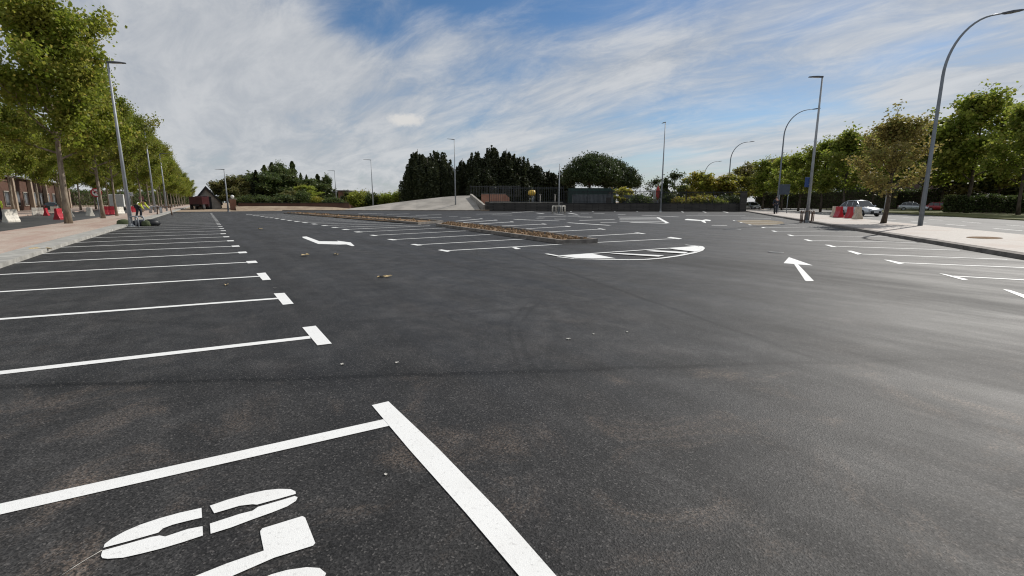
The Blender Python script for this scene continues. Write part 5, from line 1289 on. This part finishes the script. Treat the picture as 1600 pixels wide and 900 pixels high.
# ------------------------------------------------------------ light and sky
AZ = math.atan2(.993, .12); EL = R(38.5)     # azimuth clockwise from +Y
sd = Vector((math.sin(AZ) * math.cos(EL), math.cos(AZ) * math.cos(EL), math.sin(EL)))
L_ = bpy.data.lights.new('sun', 'SUN'); L_.energy = 3.9; L_.angle = R(.6); L_.color = (1, .955, .89)
so = bpy.data.objects.new('sun', L_); COL.objects.link(so); so.rotation_euler = (-sd).to_track_quat('-Z', 'Y').to_euler(); so.location = (60, 0, 60)
w = bpy.data.worlds.new('World'); scene.world = w; w.use_nodes = True
class WT(NT):
    def __init__(s): s.t = w.node_tree; s.t.nodes.clear(); s.out = s.n('ShaderNodeOutputWorld')
t = WT()
sky = t.n('ShaderNodeTexSky', sky_type='NISHITA'); sky.sun_disc = False; sky.sun_elevation = EL; sky.sun_rotation = AZ; sky.altitude = 700; sky.air_density = 1.0; sky.dust_density = .6; sky.ozone_density = 2.5
dirv = t.n('ShaderNodeTexCoord').outputs['Generated']
sx = t.n('ShaderNodeSeparateXYZ'); t.l(dirv, sx.inputs[0])
zc = t.math('MAXIMUM', sx.outputs[2], 0.0)
den = t.math('ADD', zc, .17)
px_ = t.math('DIVIDE', sx.outputs[0], den); py_ = t.math('DIVIDE', sx.outputs[1], den)
cb = t.n('ShaderNodeCombineXYZ'); t.l(px_, cb.inputs[0]); t.l(py_, cb.inputs[1]); P = cb.outputs[0]
ST = R(-2)      # heading of the cirrus streaks, clockwise from +Y
Pr = t.mapping(P, (1, 1, 1), (0, 0, ST))
warp = t.n('ShaderNodeTexNoise'); t.l(Pr, warp.inputs['Vector']); warp.inputs['Scale'].default_value = .28; warp.inputs['Detail'].default_value = 2
wv = t.vmath('SCALE', t.vmath('SUBTRACT', warp.outputs['Color'], (.5, .5, .5))); wv.node.inputs['Scale'].default_value = 1.3
Pw = t.vmath('ADD', Pr, wv)
n1 = t.noise(t.mapping(Pw, (1.25, .50, 1)), 1.0, 10, .62, .15)     # streaky sheets
n2 = t.noise(t.mapping(Pw, (.8, .5, 1), loc=(3.3, 1.7, 0)), .9, 9, .62, .3)     # broad cover
n3 = t.noise(t.mapping(Pw, (4.6, 1.9, 1)), 1.0, 9, .68, .5)     # fine filaments
def dvec(px, py): return (RT * ((px - 800) / F) - UP * ((py - 450) / F) + FW).normalized()
def blob(px, py, wpx, hpx, rot=0.0):
    d = dvec(px, py); e1 = (dvec(px + 10 * math.cos(rot), py - 10 * math.sin(rot)) - d).normalized(); e2 = d.cross(e1).normalized()
    a = t.math('MULTIPLY', t.vmath('DOT_PRODUCT', t.vmath('NORMALIZE', dirv), tuple(e1)), 1.0)
    a = t.math('SUBTRACT', a, d.dot(e1)); b_ = t.vmath('DOT_PRODUCT', t.vmath('NORMALIZE', dirv), tuple(e2))
    b_ = t.math('SUBTRACT', b_, d.dot(e2))
    front = t.math('GREATER_THAN', t.vmath('DOT_PRODUCT', dirv, tuple(d)), 0)
    q = t.math('ADD', t.math('POWER', t.math('DIVIDE', t.math('ABSOLUTE', a), wpx / F), 2.0), t.math('POWER', t.math('DIVIDE', t.math('ABSOLUTE', b_), hpx / F), 2.0))
    return t.math('MULTIPLY', t.math('EXPONENT', t.math('MULTIPLY', q, -1.0)), front)
dens = t.math('ADD', t.math('MULTIPLY', n1, .62), t.math('MULTIPLY', n2, .38)); dens = t.math('ADD', dens, t.math('MULTIPLY', t.math('SUBTRACT', n3, .5), .34))
dens = t.math('ADD', dens, .135)
for args, k in (((860, -10, 230, 42, .0), -.26), ((560, 35, 85, 32, -.35), -.20), ((700, 0, 90, 30, 0), -.14), ((1130, 178, 150, 26, .12), -.17), ((1290, 172, 100, 16, .1), -.12), ((1420, 85, 60, 20, .3), -.10), ((1290, 20, 70, 18, .3), -.10),
                ((1060, 238, 90, 12, .0), -.10), ((720, 190, 70, 40, .5), -.07), ((820, 110, 60, 25, .2), -.06), ((380, 150, 220, 140, .0), .13), ((950, 110, 250, 40, .25), .07), ((1450, 150, 200, 25, .25), .07), ((560, 290, 700, 26, 0), .06)):
    dens = t.math('ADD', dens, t.math('MULTIPLY', blob(*args), k))
cov = t.ramp(dens, .36, .72)
hor = t.ramp(sx.outputs[2], .0, .16, 1, 0)
cov = t.math('MAXIMUM', cov, t.math('MULTIPLY', hor, .72))
puff = t.math('MULTIPLY', t.ramp(t.math('ADD', blob(634, 187, 30, 10, -.05), t.math('MULTIPLY', t.math('SUBTRACT', t.noise(dirv, 38, 5, .65), .5), 1.3)), .22, .85), .85)
tone = t.ramp(t.math('ADD', t.math('MULTIPLY', n1, .5), t.math('MULTIPLY', n3, .5)), .38, .62, 0, 1)
ccol = t.mix(tone, (4.15, 4.5, 5.0), (6.3, 6.45, 6.65))
ccol = t.mix(t.math('MULTIPLY', blob(300, 140, 330, 190, 0), .35), ccol, (5.6, 5.65, 5.75))
skc = t.n('ShaderNodeHueSaturation'); t.l(sky.outputs[0], skc.inputs['Color']); skc.inputs['Saturation'].default_value = 1.2; skc.inputs['Value'].default_value = .82
c = t.mix(t.math('MULTIPLY', cov, .93), skc.outputs[0], ccol)
c = t.mix(puff, c, (7.2, 7.05, 6.85))
bg = t.n('ShaderNodeBackground'); t.l(c, bg.inputs[0]); bg.inputs[1].default_value = .1
t.l(bg.outputs[0], t.out.inputs[0])
w.cycles.sampling_method = 'MANUAL'; w.cycles.sample_map_resolution = 512

vs = scene.view_settings; vs.view_transform = 'Standard'; vs.look = 'None'; vs.exposure = 0; vs.gamma = 1; vs.use_curve_mapping = False
scene.cycles.filter_width = 1.15; scene.cycles.max_bounces = 6; scene.cycles.transparent_max_bounces = 4; scene.cycles.diffuse_bounces = 3; scene.cycles.glossy_bounces = 3; scene.cycles.transmission_bounces = 3
